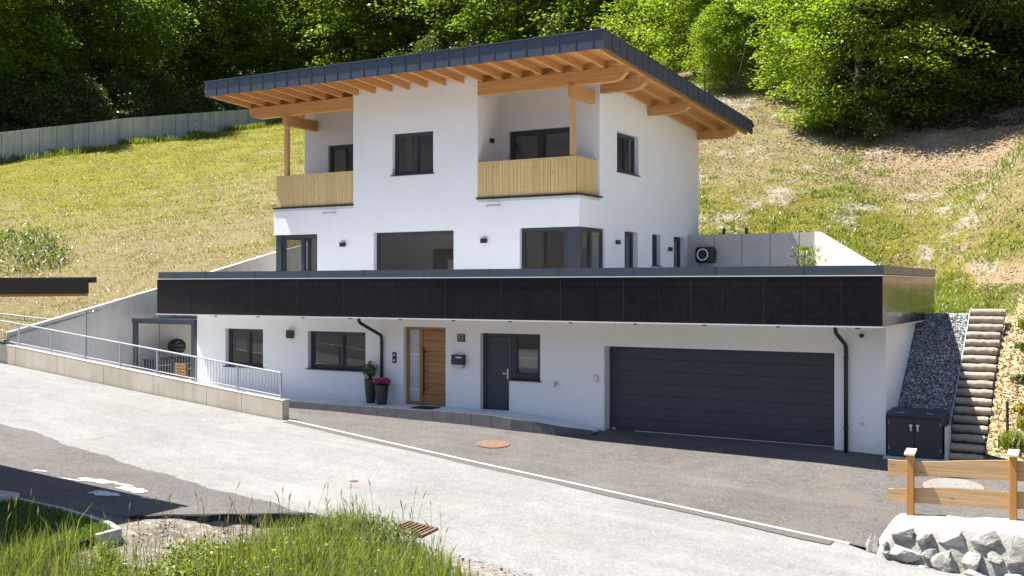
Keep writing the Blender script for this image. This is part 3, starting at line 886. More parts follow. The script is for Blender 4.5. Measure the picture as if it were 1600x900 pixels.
# front door with frosted side light
d = MB()
d.box(-11.776, -11.69, .13, .24, .33, 2.476); d.box(-10.46, -10.384, .13, .24, .33, 2.476); d.box(-11.69, -10.46, .13, .24, 2.40, 2.476); d.box(-11.335, -11.225, .13, .24, .33, 2.40); d.box(-11.69, -11.335, .13, .24, .33, .41)
D = d.build('front_door', 'door_oak_upright', HOUSE, bevel=.006)
m = MB(); m.box(-11.69, -11.335, .17, .18, .41, 2.40); m.build('side_light', 'frosted_glass', D)
m = MB()
zs = [.335, .62] + [.62 + k * .297 for k in range(1, 6)] + [2.395]
for a, b in zip(zs[:-1], zs[1:]): m.box(-11.22, -10.465, .155, .22, a + .004, b - .004)
m.build('door_leaf', 'door_oak', D, bevel=.004)
m = MB(); m.tube([(-11.14, .07, .62), (-11.14, .07, 1.92)], .018, 10)
for z in (.78, 1.27, 1.78): m.tube([(-11.14, .07, z), (-11.14, .16, z)], .012, 8)
m.build('handle', 'black_metal', D, smooth=True)
# anthracite side door with window
d = MB()
d.box(-9.266, -9.18, .14, .24, .33, 2.355); d.box(-8.45, -8.385, .14, .24, .33, 2.355); d.box(-9.18, -8.45, .14, .24, 2.28, 2.355)
D = d.build('side_door', 'anthracite', HOUSE, bevel=.006)
m = MB(); m.box(-9.175, -8.455, .165, .22, .345, 2.275); m.build('door_leaf', 'garage_paint', D, bevel=.006)
m = MB(); m.box(-8.53, -8.49, .15, .166, 1.12, 1.42); m.tube([(-8.51, .165, 1.30), (-8.51, .10, 1.30), (-8.63, .10, 1.30)], .014, 8); m.build('handle', 'bright_steel', D)
w = win('x', -8.378, -7.45, 1.16, 2.36, 0, rec=.14, fr=.11, sillw=1, leaf=())
m = MB(); m.box(-8.2, -7.62, .21, .213, 1.33, 1.95); m.build('blind', 'frosted_glass', w)

# garage door: seven sections
G = MB(); G.box(-5.62, .01, .33, .36, -.3, 2.10); GD = G.build('garage_door', 'garage_paint', HOUSE)
n = 7; hgt = 2.085 / n
for k in range(n):
    m = MB(); m.box(-5.60, -.005, .296, .329, .012 + k * hgt + .0025, .012 + (k + 1) * hgt - .0015); m.build('door_section', 'garage_paint', GD, bevel=.004)
m = MB(); m.box(-5.6, -.01, .285, .33, -.02, .012); m.build('bottom_seal', 'black_metal', GD)
m = MB(); m.box(-5.56, -5.45, .28, .296, .03, .06); m.build('handle', 'alu_trim', GD)
m = MB()
for x in np.arange(-4.9, -.1, .55): m.box(x, x + .535, .2, .222, wprof(x) - .02, wprof(x) + .012)
m.build('threshold_strip', 'light_grey', HOUSE)

# solar band
m = MB(); m.box(-20.19, 1.245, -1.195, -.75, 2.745, 3.845); m.box(.80, 1.245, -.75, 5.5, 2.745, 3.845); m.box(-20.19, -19.86, -.75, 6, 2.745, 3.845); m.build('parapet', 'black_metal', HOUSE)
seams = [-20.20, -18.72] + [-18.72 + k * 1.6683 for k in range(1, 13)]
for i in range(len(seams) - 1):
    a, b = seams[i] + .008, min(seams[i + 1], 1.30) - .008
    m = MB(); m.box(a, b, -1.25, -1.2, 2.768, 3.806)
    o = m.build('solar_panel' if i else 'blank_panel', 'solar_glass', HOUSE, bevel=.003)
    if 0 < i:
        m = MB(); c = (a + b) / 2; m.box(c - .006, c + .006, -1.253, -1.25, 2.79, 3.79); m.build('centre_gap', 'black_metal', o)
        m = MB(); m.box(a + .0, a + .008, -1.254, -1.25, 2.77, 3.80); m.build('frame_edge', 'charcoal_plastic', o)
ys = [-1.25, .38, 2.08, 3.72, 5.36]
for i in range(4):
    m = MB(); m.box(1.25, 1.30, ys[i] + .012, ys[i + 1] - .012, 2.768, 3.806); m.build('solar_panel', 'solar_glass', HOUSE, bevel=.003)
m = MB()
m.box(-20.21, 1.31, -1.262, -1.21, 3.812, 3.836); m.box(-20.21, 1.31, -1.262, -1.19, 2.735, 2.763)
m.box(1.255, 1.31, -1.205, 5.38, 3.812, 3.836); m.box(1.255, 1.31, -1.185, 5.38, 2.735, 2.763)
m.build('trim_rail', 'alu_trim', HOUSE)
m = MB()
x = -20.14
while x < 1.2:
    b = min(x + 1.98, 1.315); m.box(x + .002, b - .002, -1.25, -.7, 3.85, 4.035); m.box(b - .012, b + .012, -1.256, -.69, 3.85, 4.041); x += 1.98
m.box(.82, 1.312, -.685, 5.38, 3.85, 4.035); m.box(-20.14, -19.8, -.685, 6, 3.85, 4.035)
m.build('parapet_cap', 'fascia_metal', HOUSE)
m = MB()
for x in np.arange(-19.5, 1.0, 1.687): m.box(x, x + .08, -1.22, -1.15, 2.705, 2.735)
m.build('rail_bracket', 'black_metal', HOUSE)

# downpipes
def pipe(path, name='downpipe'):
    m = MB(); pts = []
    P = [Vector(p) for p in path]
    pts.append(P[0])
    for i in range(1, len(P) - 1):
        a = (P[i - 1] - P[i]).normalized(); b = (P[i + 1] - P[i]).normalized(); r = .09
        for t in (0, .25, .5, .75, 1.0):
            p0, p2 = P[i] + a * r, P[i] + b * r
            pts.append((1 - t) ** 2 * p0 + 2 * t * (1 - t) * P[i] + t * t * p2)
    pts.append(P[-1]); m.tube(pts, .045, 12)
    o = m.build(name, 'black_metal', HOUSE, smooth=True)
    m = MB()
    for z in (2.0, .45):
        m.tube([(P[-1].x, P[-1].y, z), (P[-1].x, P[-1].y, z + .035)], .056, 12); m.box(P[-1].x - .012, P[-1].x + .012, P[-1].y, 0, z, z + .03)
    m.build('pipe_clamp', 'black_metal', o)
    return o
pipe([(.17, -.55, 2.76), (.17, -.55, 2.60), (.29, -.08, 2.30), (.29, -.08, -.08)])
pipe([(-12.52, -1.05, 2.76), (-12.52, -1.05, 2.62), (-12.48, -.08, 2.22), (-12.48, -.08, .32)])

# balconies
def boards(mb, axis, a0, a1, t0, t1, z0, z1, seed):
    rr = random.Random(seed); a = a0
    while a < a1 - .01:
        w = rr.choice([.055, .08, .095, .12, .14]); b = min(a + w, a1)
        if a1 - b < .04: b = a1
        dz = 0
        if axis == 'x': mb.box(a + .004, b - .004, t0, t1, z0, z1 + dz)
        else: mb.box(t0, t1, a + .004, b - .004, z0, z1 + dz)
        a = b
def balcony(xa, xb, ret_x, ret_y, sgn, seed):
    m = MB(); boards(m, 'x', xa, xb, 3.0, 3.024, 6.262, 7.27, seed)
    r0, r1 = sorted((ret_x, ret_x - sgn * .024)); boards(m, 'y', 3.03, ret_y, r0, r1, 6.262, 7.27, seed + 5)
    B = m.build('balustrade', 'larch_boards', HOUSE)
    m = MB(); m.box(xa, xb, 3.032, 3.05, 6.262, 7.25); rr0, rr1 = sorted((ret_x - sgn * .032, ret_x - sgn * .05)); m.box(rr0, rr1, 3.055, ret_y, 6.262, 7.25); m.build('backing', 'deck_boards', B)
    m = MB(); m.box(xa, xb, 2.985, 3.09, 7.274, 7.315)
    r0, r1 = sorted((ret_x + sgn * .015, ret_x - sgn * .09)); m.box(r0, r1, 3.095, ret_y, 7.274, 7.315)
    m.build('handrail', 'larch_boards', B)
balcony(-19.22, -15.955, -19.22, 4.54, -1, 3)
balcony(-11.222, -7.93, -7.93, 4.33, 1, 8)
m = MB(); m.box(X0 + .003, -15.953, 3.003, 4.545, 6.121, 6.20); m.build('balcony_floor', 'light_grey', HOUSE)
m = MB(); m.box(-11.227, X1 - .003, 3.003, 4.335, 6.121, 6.20); m.build('balcony_floor', 'light_grey', HOUSE)
m = MB(); m.box(X0 - .04, -15.93, 2.965, 3.10, 6.205, 6.258); m.box(X0 - .05, X0 + .1, 3.10, 4.6, 6.205, 6.258); m.build('balcony_trim', 'black_metal', HOUSE)
m = MB(); m.box(-11.27, X1 + .04, 2.965, 3.10, 6.205, 6.258); m.box(X1 - .1, X1 + .05, 3.10, 4.45, 6.205, 6.258); m.build('balcony_trim', 'black_metal', HOUSE)
# water spouts under the balconies
for x in (-17.1, -10.85):
    m = MB(); m.tube([(x + .40, 2.86, 6.0), (x + .02, 2.86, 6.0), (x, 2.90, 5.965)], .022, 8); m.tube([(x + .40, 2.86, 6.0), (x + .40, 3.02, 6.0)], .022, 8); m.build('water_spout', 'galvanised', HOUSE, smooth=True)

# timber structure
RO = MB()
xa, xb, ya, yb2 = -20.62, -6.22, 1.18, 13.66
RO.hexa([(xa, ya, ZD(ya)), (xb, ya, ZD(ya)), (xb, yb2, ZD(yb2)), (xa, yb2, ZD(yb2)), (xa, ya, ZD(ya) + .03), (xb, ya, ZD(ya) + .03), (xb, yb2, ZD(yb2) + .03), (xa, yb2, ZD(yb2) + .03)])
ROOF = RO.build('roof', 'deck_boards', HOUSE)
m = MB(); m.hexa([(xa, ya, ZD(ya) + .034), (xb, ya, ZD(ya) + .034), (xb, yb2, ZD(yb2) + .034), (xa, yb2, ZD(yb2) + .034), (xa, ya, ZR(ya) - .01), (xb, ya, ZR(ya) - .01), (xb, yb2, ZR(yb2) - .01), (xa, yb2, ZR(yb2) - .01)]); m.build('roof_covering', 'fascia_metal', ROOF)
m = MB()
x = xa - .03
while x < xb + .02:
    b = min(x + .505, xb + .03); m.box(x + .002, b - .002, 1.15, 1.177, 9.83, 10.30)
    m.box(b - .011, b + .011, 1.135, 1.15, 9.825, 10.305); x += .505
m.box(xa - .04, xb + .04, 1.12, 1.20, 10.303, 10.335)
for sgn, xx in ((1, xb), (-1, xa)):
    y = 1.182
    x0_, x1_ = sorted((xx + sgn * .003, xx + sgn * .03)); s0, s1 = sorted((xx + sgn * .03, xx + sgn * .045))
    while y < yb2:
        b = min(y + .5, yb2 + .03)
        def hx(xx0, xx1, y0, y1, lo, hi): m.hexa([(xx0, y0, ZR(y0) + lo), (xx1, y0, ZR(y0) + lo), (xx1, y1, ZR(y1) + lo), (xx0, y1, ZR(y1) + lo), (xx0, y0, ZR(y0) + hi), (xx1, y0, ZR(y0) + hi), (xx1, y1, ZR(y1) + hi), (xx0, y1, ZR(y1) + hi)])
        hx(x0_, x1_, y, b - .003, -.46, -.012); hx(s0, s1, b - .012, b + .01, -.465, -.008); y += .5
    x2, x3 = sorted((xx - sgn * .05, xx + sgn * .05)); hx(x2, x3, 1.205, yb2 + .04, -.010, .02)
m.build('fascia', 'fascia_metal', ROOF)
m = MB(); m.tube([(xa, yb2 + .09, ZR(yb2) - .13), (xb + .06, yb2 + .09, ZR(yb2) - .13)], .07, 12); m.build('gutter', 'black_metal', ROOF)
nraf = 22
for k in range(nraf):
    x = -20.45 + k * (14.05 / (nraf - 1)); h = .20
    m = MB(); a, b = x - .045, x + .045; y0_, y1_ = 1.19, 13.6
    m.hexa([(a, y0_, ZD(y0_) - h), (b, y0_, ZD(y0_) - h), (b, y1_, ZD(y1_) - h), (a, y1_, ZD(y1_) - h), (a, y0_, ZD(y0_) - .002), (b, y0_, ZD(y0_) - .002), (b, y1_, ZD(y1_) - .002), (a, y1_, ZD(y1_) - .002)])
    m.build('rafter', 'glulam_along_depth', ROOF)
def purlin(xa, xb, y, w, depth, capl=0, capr=0):
    zt = ZD(y) - .203; zb = zt - depth; m = MB()
    prof = [(xa, zb if not capl else zb + depth * .55)] if capl else [(xa, zb)]
    if capl: prof += [(xa + .16, zb + .06), (xa + .42, zb)]
    prof += ([(xb - .42, zb), (xb - .16, zb + .06), (xb, zb + depth * .55)] if capr else [(xb, zb)]) + [(xb, zt), (xa, zt)]
    n = len(prof); y0, y1 = y - w / 2, y + w / 2
    m.add([(x, y0, z) for x, z in prof] + [(x, y1, z) for x, z in prof], [tuple(range(n)), tuple(reversed(range(n, 2 * n)))] + [((i + 1) % n, i, n + i, n + (i + 1) % n) for i in range(n)])
    return m.build('purlin', 'glulam_along_facade', HOUSE, bevel=.008)
purlin(-20.45, -15.96, 3.08, .2, .40, capl=1)
purlin(-11.22, -6.38, 3.08, .2, .40, capr=1)
purlin(-7.82, -6.4, 4.47, .22, .34, capr=1)
purlin(-7.82, -6.4, 8.0, .22, .30, capr=1)
purlin(-7.82, -6.4, 12.5, .22, .28, capr=1)
purlin(-20.45, -19.35, 8.0, .22, .30, capl=1)
for px_, ye in ((-18.82, 4.54), (-8.07, 4.33)):
    m = MB(); m.box(px_ - .07, px_ + .07, 3.01, 3.15, 7.33, 8.98); m.build('post', 'glulam_post', HOUSE, bevel=.008)
    m = MB(); m.box(px_ - .085, px_ + .085, 2.93, ye, 8.985, 9.34); m.build('tie_beam', 'glulam_along_depth', HOUSE, bevel=.008)

# ------------------------------------------------------------------ things fixed on or standing by the house
def wall_lamp(x, y, z, nrm, label, w=.13, h=.13):
    o = empty('wall_lamp', (x, y, z), label, 'lamp', 'dark box lamps on the house walls')
    m = MB(); nx_, ny_ = nrm
    if ny_: m.box(x - w / 2, x + w / 2, y - .10, y - .02, z - h / 2, z + h / 2)
    else: m.box(x + nx_ * .02 if nx_ > 0 else x - .10, x + .10 if nx_ > 0 else x - .02, y - w / 2, y + w / 2, z - h / 2, z + h / 2)
    m.build('shade', 'black_metal', o, bevel=.005)
    m = MB()
    if ny_: m.box(x - .04, x + .04, y - .022, y - .001, z - .04, z + .04)
    else: m.box(min(x + nx_ * .022, x + nx_ * .001), max(x + nx_ * .022, x + nx_ * .001), y - .04, y + .04, z - .04, z + .04)
    m.build('wall_bracket', 'black_metal', o)
wall_lamp(-16.34, 3.0, 4.95, (0, -1), 'small black box lamp on white wall between the left corner window and the wide window', .2)
wall_lamp(-10.98, 3.0, 4.96, (0, -1), 'small black box lamp on white wall between the wide window and the right corner window', .2)
wall_lamp(X1, 5.53, 4.94, (1, 0), 'black box lamp on the shaded side wall just right of the corner window', .2)
wall_lamp(X1, 9.76, 4.86, (1, 0), 'black box lamp on the side wall between the louvred window and the rear door', .2)
wall_lamp(-11.23, 3.75, 8.05, (1, 0), 'black box lamp inside the right balcony on its left wall', .16)
wall_lamp(-15.89, 0, 2.18, (0, -1), 'tall black lamp on the ground floor wall between the two windows', .24, .24)

o = empty('mailbox', (-9.91, 0, 1.6), 'dark grey wall mailbox with a pale open tray under the house number', 'mailbox')
m = MB(); m.box(-10.1, -9.72, -.16, -.01, 1.5, 1.76); m.build('body', 'charcoal_plastic', o, bevel=.012)
m = MB(); m.box(-9.95, -9.76, -.166, -.161, 1.68, 1.71); m.build('letter_slot', 'white_plastic', o)
m = MB(); m.hexa([(-10.1, -.14, 1.43), (-9.76, -.14, 1.40), (-9.76, -.02, 1.40), (-10.1, -.02, 1.43), (-10.1, -.15, 1.495), (-9.76, -.15, 1.495), (-9.76, -.02, 1.495), (-10.1, -.02, 1.495)]); m.build('newspaper_tray', 'mailbox_paper', o)

o = empty('house_number', (-9.865, 0, 2.21), 'small dark house number plate reading 53 above the mailbox', 'sign')
m = MB(); m.box(-9.985, -9.745, -.03, -.004, 2.11, 2.31); m.build('plate', 'plate_brown', o, bevel=.004)
cu = bpy.data.curves.new('digits', 'FONT'); cu.body = '53'; cu.size = .19; cu.align_x = 'CENTER'; cu.align_y = 'CENTER'; cu.extrude = .004
tmp = bpy.data.objects.new('tmp_text', cu); COL.objects.link(tmp)
dg = bpy.context.evaluated_depsgraph_get(); me = bpy.data.meshes.new_from_object(tmp.evaluated_get(dg)); bpy.data.objects.remove(tmp)
me.transform(Matrix.Rotation(R(90), 4, 'X')); me.materials.clear(); me.materials.append(M['digit_grey'])
t = bpy.data.objects.new('digits', me); COL.objects.link(t); t.parent = o; t.location = (0, -.036, 0)

o = empty('intercom', (-12.085, 0, 1.6), 'narrow black intercom with two buttons on the wall left of the wooden door', 'intercom')
m = MB(); m.box(-12.15, -12.02, -.025, -.002, 1.46, 1.76); m.build('plate', 'black_metal', o, bevel=.004)
for z in (1.54, 1.68):
    m = MB(); m.tube([(-12.085, -.034, z), (-12.085, -.025, z)], .03, 16); m.build('button', 'alu_trim', o)
o = empty('outdoor_tap', (-6.97, 0, 1.09), 'small metal garden tap on the white wall left of the garage', 'tap')
m = MB(); m.tube([(-6.97, 0, 1.1), (-6.97, -.09, 1.1), (-6.97, -.12, 1.03)], .018, 10); m.build('spout', 'galvanised', o, smooth=True)
m = MB(); m.tube([(-7.03, -.06, 1.15), (-6.91, -.06, 1.15)], .014, 8); m.tube([(-6.97, -.06, 1.1), (-6.97, -.06, 1.15)], .01, 8); m.build('handle', 'galvanised', o)
o = empty('garage_switch', (-5.85, 0, 1.30), 'pale grey switch box on the white wall beside the garage door', 'switch')
m = MB(); m.box(-5.91, -5.79, -.04, -.002, 1.22, 1.38); m.build('casing', 'light_grey', o, bevel=.008)
m = MB(); m.box(-5.88, -5.82, -.046, -.041, 1.26, 1.34); m.build('rocker', 'white_plastic', o)
o = empty('ceiling_camera', (.62, 0, 2.5), 'tiny black dome camera high on the wall right of the downpipe', 'camera')
m = MB(); m.lathe([(.055, 0), (.05, -.03), (.03, -.06)], (.62, -.06, 2.53), 16); m.build('dome', 'black_metal', o, smooth=True)
m = MB(); m.box(.58, .66, -.1, -.001, 2.531, 2.55); m.build('mount', 'black_metal', o)
o = empty('wall_valve', (.62, 0, .55), 'small pale round cover on the white wall at the right of the garage', 'cover')
m = MB(); m.tube([(.62, -.012, .57), (.62, -.001, .57)], .05, 18); m.build('disc', 'light_grey', o)
tag(MB().box(-10.96, -10.32, -.82, -.32, .345, .362).build('doormat', 'mat_black', bevel=.004), 'black doormat on the pale paving before the wooden front door', 'doormat')

# leaf geometry -----------------------------------------------------------
def leaves(C, D, size, droop=.25, rng=RNG, width=.55, tilt=.45):
    """C centres, D unit directions (leaf axis); returns quads (diamonds)"""
    n = len(C); up = rng.normal(0, tilt, (n, 3)); up[:, 2] += 1
    side = np.cross(D, up); side /= np.linalg.norm(side, axis=1)[:, None] + 1e-9
    s = (size * rng.uniform(.65, 1.3, n))[:, None]
    nrm = np.cross(side, D)
    base = C - D * s * .5; tip = C + D * s * .5 - nrm * s * droop * .5
    l = C + side * s * width * .5 + nrm * s * .06; r = C - side * s * width * .5 + nrm * s * .06
    V = np.stack([base, r, tip, l], 1).reshape(-1, 3)
    F = np.arange(4 * n).reshape(-1, 4)
    return V, F

def crown_mesh(name, seed, H, Rr, base, nclump, per, size, mat, prof, clump=(.75, .32), flat=.5):
    r = np.random.default_rng(seed); Cs = []; Ds = []
    ph = r.uniform(0, 6.28, 4); cl = []
    while len(cl) < nclump:
        t = r.uniform(0, 1) ** .9; z = base + (H - base) * t; a = r.uniform(0, 2 * math.pi)
        rad = Rr * prof(t) * (1 + .22 * math.sin(3 * a + ph[0] + 4 * t) + .16 * math.sin(5 * a + ph[1] - 7 * t) + .12 * math.sin(11 * t + ph[2] + 2 * a))
        q = r.uniform(.30, 1.06) ** .6
        cl.append((rad * q * math.cos(a), rad * q * math.sin(a), z + r.uniform(-.3, .3), a))
    for (x, y, z, a) in cl:
        k = max(6, int(per * r.uniform(.5, 1.5))); sc = r.uniform(.7, 1.35)
        o = r.normal(0, 1, (k, 3)); ln = np.linalg.norm(o, axis=1)[:, None]; o = o / (ln + 1e-9) * np.minimum(ln, 1.7)
        p = o * np.array([clump[0], clump[0], clump[1]]) * sc
        out = np.array([math.cos(a), math.sin(a), 0]); rr_ = p[:, :2] @ out[:2]
        p[:, 2] -= .28 * rr_
        d = np.column_stack([p[:, 0], p[:, 1], np.zeros(k)]) * .7 + out * .8 + r.normal(0, .55, (k, 3)); d[:, 2] = d[:, 2] * flat - .15
        d /= np.linalg.norm(d, axis=1)[:, None] + 1e-9
        Cs.append(p + np.array([x, y, z])); Ds.append(d)
    V, F = leaves(np.concatenate(Cs), np.concatenate(Ds), size, rng=r, tilt=.75)
    return V, F, cl

def trunk_mesh(mb, seed, H, r0, cl, limbs, lean=.25):
    rr = random.Random(seed); pts = []; n = 9
    sx, sy = rr.uniform(-lean, lean), rr.uniform(-lean, lean)
    for i in range(n):
        t = i / (n - 1); pts.append((sx * t * t * 2 + .12 * math.sin(5 * t + seed), sy * t * t * 2 + .12 * math.cos(4 * t + seed), -.4 + (H * .93 + .4) * t))
    mb.tube(pts, [r0 * (1 - .9 * (i / (n - 1))) * (1.25 if i == 0 else 1) + .012 for i in range(n)], 8)
    for k in rr.sample(range(len(cl)), min(limbs, len(cl))):
        x, y, z, a = cl[k]; zs_ = max(.5, z - math.hypot(x, y) * rr.uniform(.45, .9)); t = min(.98, zs_ / (H * .93))
        i = t * (n - 1); i0 = min(n - 2, int(i)); f = i - i0
        b = [pts[i0][q] * (1 - f) + pts[i0 + 1][q] * f for q in range(3)]
        m_ = [(b[0] + x) / 2 + rr.uniform(-.15, .15), (b[1] + y) / 2 + rr.uniform(-.15, .15), (b[2] + z) / 2 - .15 + .1]
        rad = max(.02, r0 * .32 * (1 - .7 * t)); mb.tube([b, m_, (x, y, z)], [rad, rad * .6, .012], 5, caps=False)

TREES = {}
def tree_proto(key, seed, H, Rr, base, ncl, per, size, mat, prof, r0, limbs, clump=(.75, .32), flat=.5):
    V, F, cl = crown_mesh(key, seed, H, Rr, base, ncl, per, size, mat, prof, clump, flat)
    mb = MB(); trunk_mesh(mb, seed, H, r0, cl, limbs)
    me = bpy.data.meshes.new('trunk'); me.from_pydata(mb.v, [], mb.f); me.materials.append(M['bark']); me.polygons.foreach_set('use_smooth', [True] * len(me.polygons))
    c = npmesh('crown', V, F, mat); cm = c.data; bpy.data.objects.remove(c)
    TREES[key] = (me, cm)
def broad(t): return (.45 + 1.1 * t) * (1 - t ** 3.2) + .06
def full(t): return min(1.0, .62 + 1.0 * t) * (1 - t ** 2.6) ** .8 + .05
def bushy(t): return (.85 + .4 * t) * (1 - t ** 2.2) + .08
def cone(t): return (1 - t) ** .85 + .04
tree_proto('forest_a', 1, 17, 4.3, 2.2, 190, 88, .34, 'leaf_beech', broad, .26, 40, (.85, .33))
tree_proto('forest_b', 2, 19, 4.0, 1.6, 190, 88, .34, 'leaf_beech', full, .28, 40, (.85, .32))
tree_proto('forest_c', 3, 15, 4.6, 1.2, 190, 88, .32, 'leaf_beech', broad, .24, 40, (1.0, .42))
tree_proto('spruce', 4, 22, 3.2, 1.0, 230, 70, .34, 'leaf_spruce', cone, .26, 60, (.75, .22), .3)
tree_proto('beech_near', 5, 12.5, 4.0, .0, 400, 130, .17, 'leaf_bright', full, .2, 60, (.52, .20))
tree_proto('beech_slim', 6, 11, 2.7, .6, 230, 120, .18, 'leaf_bright', full, .14, 50, (.55, .24))
tree_proto('beech_shade_tinted', 7, 14, 4.4, .0, 380, 110, .18, 'leaf_dark', full, .24, 60, (.7, .26))  # shade of the taller wood is put into the dark leaf colour
tree_proto('thicket', 8, 3.2, 1.9, .1, 90, 80, .15, 'leaf_shrub', bushy, .06, 30, (.4, .22))
tree_proto('sapling', 9, 6.5, 1.6, .5, 110, 90, .15, 'leaf_bright', full, .07, 30, (.45, .2))

from mathutils import noise as mnoise
def plant_tree(key, name, x, y, s, label, cat, group, rot=None, sz=1.0, dz=0.0):
    z = hz1(x, y) - .15 + dz
    o = empty(name, (x, y, z), label, cat, group)
    o.rotation_euler = (0, 0, random.uniform(0, 6.28) if rot is None else rot); o.scale = (s, s, s * sz)
    for nm, me in (('trunk', TREES[key][0]), ('crown', TREES[key][1])):
        c = bpy.data.objects.new(nm, me); COL.objects.link(c); c.parent = o
    return o
SN, CN = math.sin(R(30.2)), math.cos(R(30.2))
def at(px, d):      # ground point under photo column px at distance d (used to lay out the wood)
    r = (px - 800) / 1677 * d; return 5.84 + r * CN - d * SN, -24.28 + r * SN + d * CN

G1 = 'broadleaf trees packed along the edge of the wood above the meadow'
L1 = 'tall leafy tree of the dark wood behind the grey wall and the roof'
GS = 'dark conifers scattered deep in the wood'
k = 0
rr = random.Random(21)
keys = ['forest_a', 'forest_b', 'forest_c', 'forest_b', 'forest_a', 'forest_c']
for row, (dd, step, off) in enumerate(((7, 74, 0), (15, 92, 30), (26, 110, 60))):
    px = -90 + off
    while px < 1040:
        base_d = pl(px, [-100, 0, 200, 390, 560, 760, 900, 1040], [78, 80, 90, 101, 98, 86, 76, 70])
        d = base_d + dd + rr.uniform(-2, 2.5)
        x, y = at(px + rr.uniform(-16, 16), d)
        key = keys[k % 6] if row < 2 or rr.random() < .6 else 'spruce'
        if key == 'spruce': plant_tree(key, 'conifer', x, y, rr.uniform(.95, 1.2), 'dark narrow conifer standing deep inside the wood above the meadow', 'tree', GS)
        else: plant_tree(key, 'broadleaf_tree', x, y, rr.uniform(.85, 1.15), L1, 'tree', G1)
        k += 1; px += step * rr.uniform(.85, 1.15)
# undergrowth under the wood's edge
G2 = 'dark undergrowth bushes along the foot of the wood'
for px in range(-60, 1000, 62):
    d = pl(px, [-100, 0, 200, 390, 560, 760, 900, 1040], [78, 80, 90, 101, 98, 86, 76, 70]) + rr.uniform(1, 5)
    x, y = at(px, d); plant_tree('thicket', 'undergrowth_bush', x, y, rr.uniform(1.1, 1.7), 'dark bush in the undergrowth at the foot of the wood behind the grey wall', 'bush', G2)
# bright young trees on the right, each its own place
plant_tree('beech_near', 'broadleaf_tree', *at(1345, 48.5), 1.0, 'large bright green beech reaching to the ground above the dry slope, the nearest tree', 'tree', None, 1.1)
plant_tree('beech_slim', 'broadleaf_tree', *at(1268, 53), .95, 'slim bright green young tree just left of the large near beech', 'tree', None, .3)
plant_tree('beech_slim', 'broadleaf_tree', *at(1180, 60), 1.05, 'bright green young tree at the wood edge with bare twigs beside it', 'tree', None, 2.3)
plant_tree('beech_slim', 'broadleaf_tree', *at(1085, 60), .95, 'bright green young tree straight above the falling right edge of the roof', 'tree', None, 4.3)
plant_tree('beech_slim', 'broadleaf_tree', *at(1030, 66), 1.0, 'light green tree just right of the roof peak', 'tree', None, 5.0)
plant_tree('sapling', 'sapling', *at(1135, 56), .8, 'low light green sapling at the lower edge of the wood right of the roof', 'sapling', None, .5)
plant_tree('sapling', 'sapling', *at(1100, 55), .62, 'lowest light green sapling beside the roof edge, nearest to the roof', 'sapling', None, 1.5)
plant_tree('beech_shade_tinted', 'broadleaf_tree', *at(1462, 48.5), .95, 'shaded deep green tree right of the large bright beech', 'tree', None, .9)
plant_tree('beech_shade_tinted', 'broadleaf_tree', *at(1590, 51), 1.0, 'dark tree in the upper right corner over the brown bank', 'tree', None, 2.2)
G3 = 'shaded trees filling the wood at the upper right'
for px, d, s, key in ((1525, 54, 1.0, 'beech_shade_tinted'), (1400, 53, 1.0, 'beech_shade_tinted'), (1660, 56, 1.0, 'beech_shade_tinted'), (1420, 62, 1.1, 'forest_b'), (1520, 66, 1.1, 'forest_c'), (1620, 64, 1.1, 'forest_c'), (1680, 54, 1.1, 'forest_b'), (1330, 66, 1.0, 'forest_b'), (1240, 72, 1.0, 'forest_c'), (1150, 76, 1.0, 'forest_b'), (1080, 80, 1.1, 'forest_a'), (1000, 84, 1.1, 'forest_c'), (1290, 84, 1.2, 'forest_a'), (1400, 82, 1.2, 'forest_c'), (1500, 84, 1.2, 'spruce'), (1590, 82, 1.2, 'forest_c'), (1690, 76, 1.2, 'forest_b'), (1200, 92, 1.2, 'forest_b'), (1100, 98, 1.2, 'forest_c'), (1020, 104, 1.2, 'forest_b'), (1760, 50, 1.0, 'forest_c')):
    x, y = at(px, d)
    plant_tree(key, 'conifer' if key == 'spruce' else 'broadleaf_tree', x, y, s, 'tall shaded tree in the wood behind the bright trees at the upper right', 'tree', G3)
for px, d, s in ((1352, 46.6, .6), (1312, 48.0, .55), (1400, 49.5, .75), (1440, 47.5, .9), (1500, 48.5, .9), (1545, 49, 1.0), (1600, 48.5, .9), (1470, 50, 1.2), (1570, 51, 1.2), (1300, 52, .7)):
    x, y = at(px, d); plant_tree('thicket', 'undergrowth_bush', x, y, s, 'low dark bush under the shaded trees above the brown bank', 'bush', 'bushes under the shaded trees at the upper right')
# bare twiggy shrub
o = empty('bare_shrub', (*at(1145, 54.5), hz1(*at(1145, 54.5))), 'bare grey twigs of a leafless shrub among the bright green young trees', 'shrub')
for q in range(9):
    a = rr.uniform(0, 6.28); m = MB(); ln = rr.uniform(2, 4.5); p = [(0, 0, 0)]
    for s in range(1, 5): p.append((math.cos(a) * ln * .12 * s + rr.uniform(-.12, .12), math.sin(a) * ln * .12 * s + rr.uniform(-.12, .12), ln * s / 4))
    m.tube(p, [.035, .028, .02, .014, .006], 5); m.build('stem', 'galvanised' if 0 else 'bark', o, local=True)

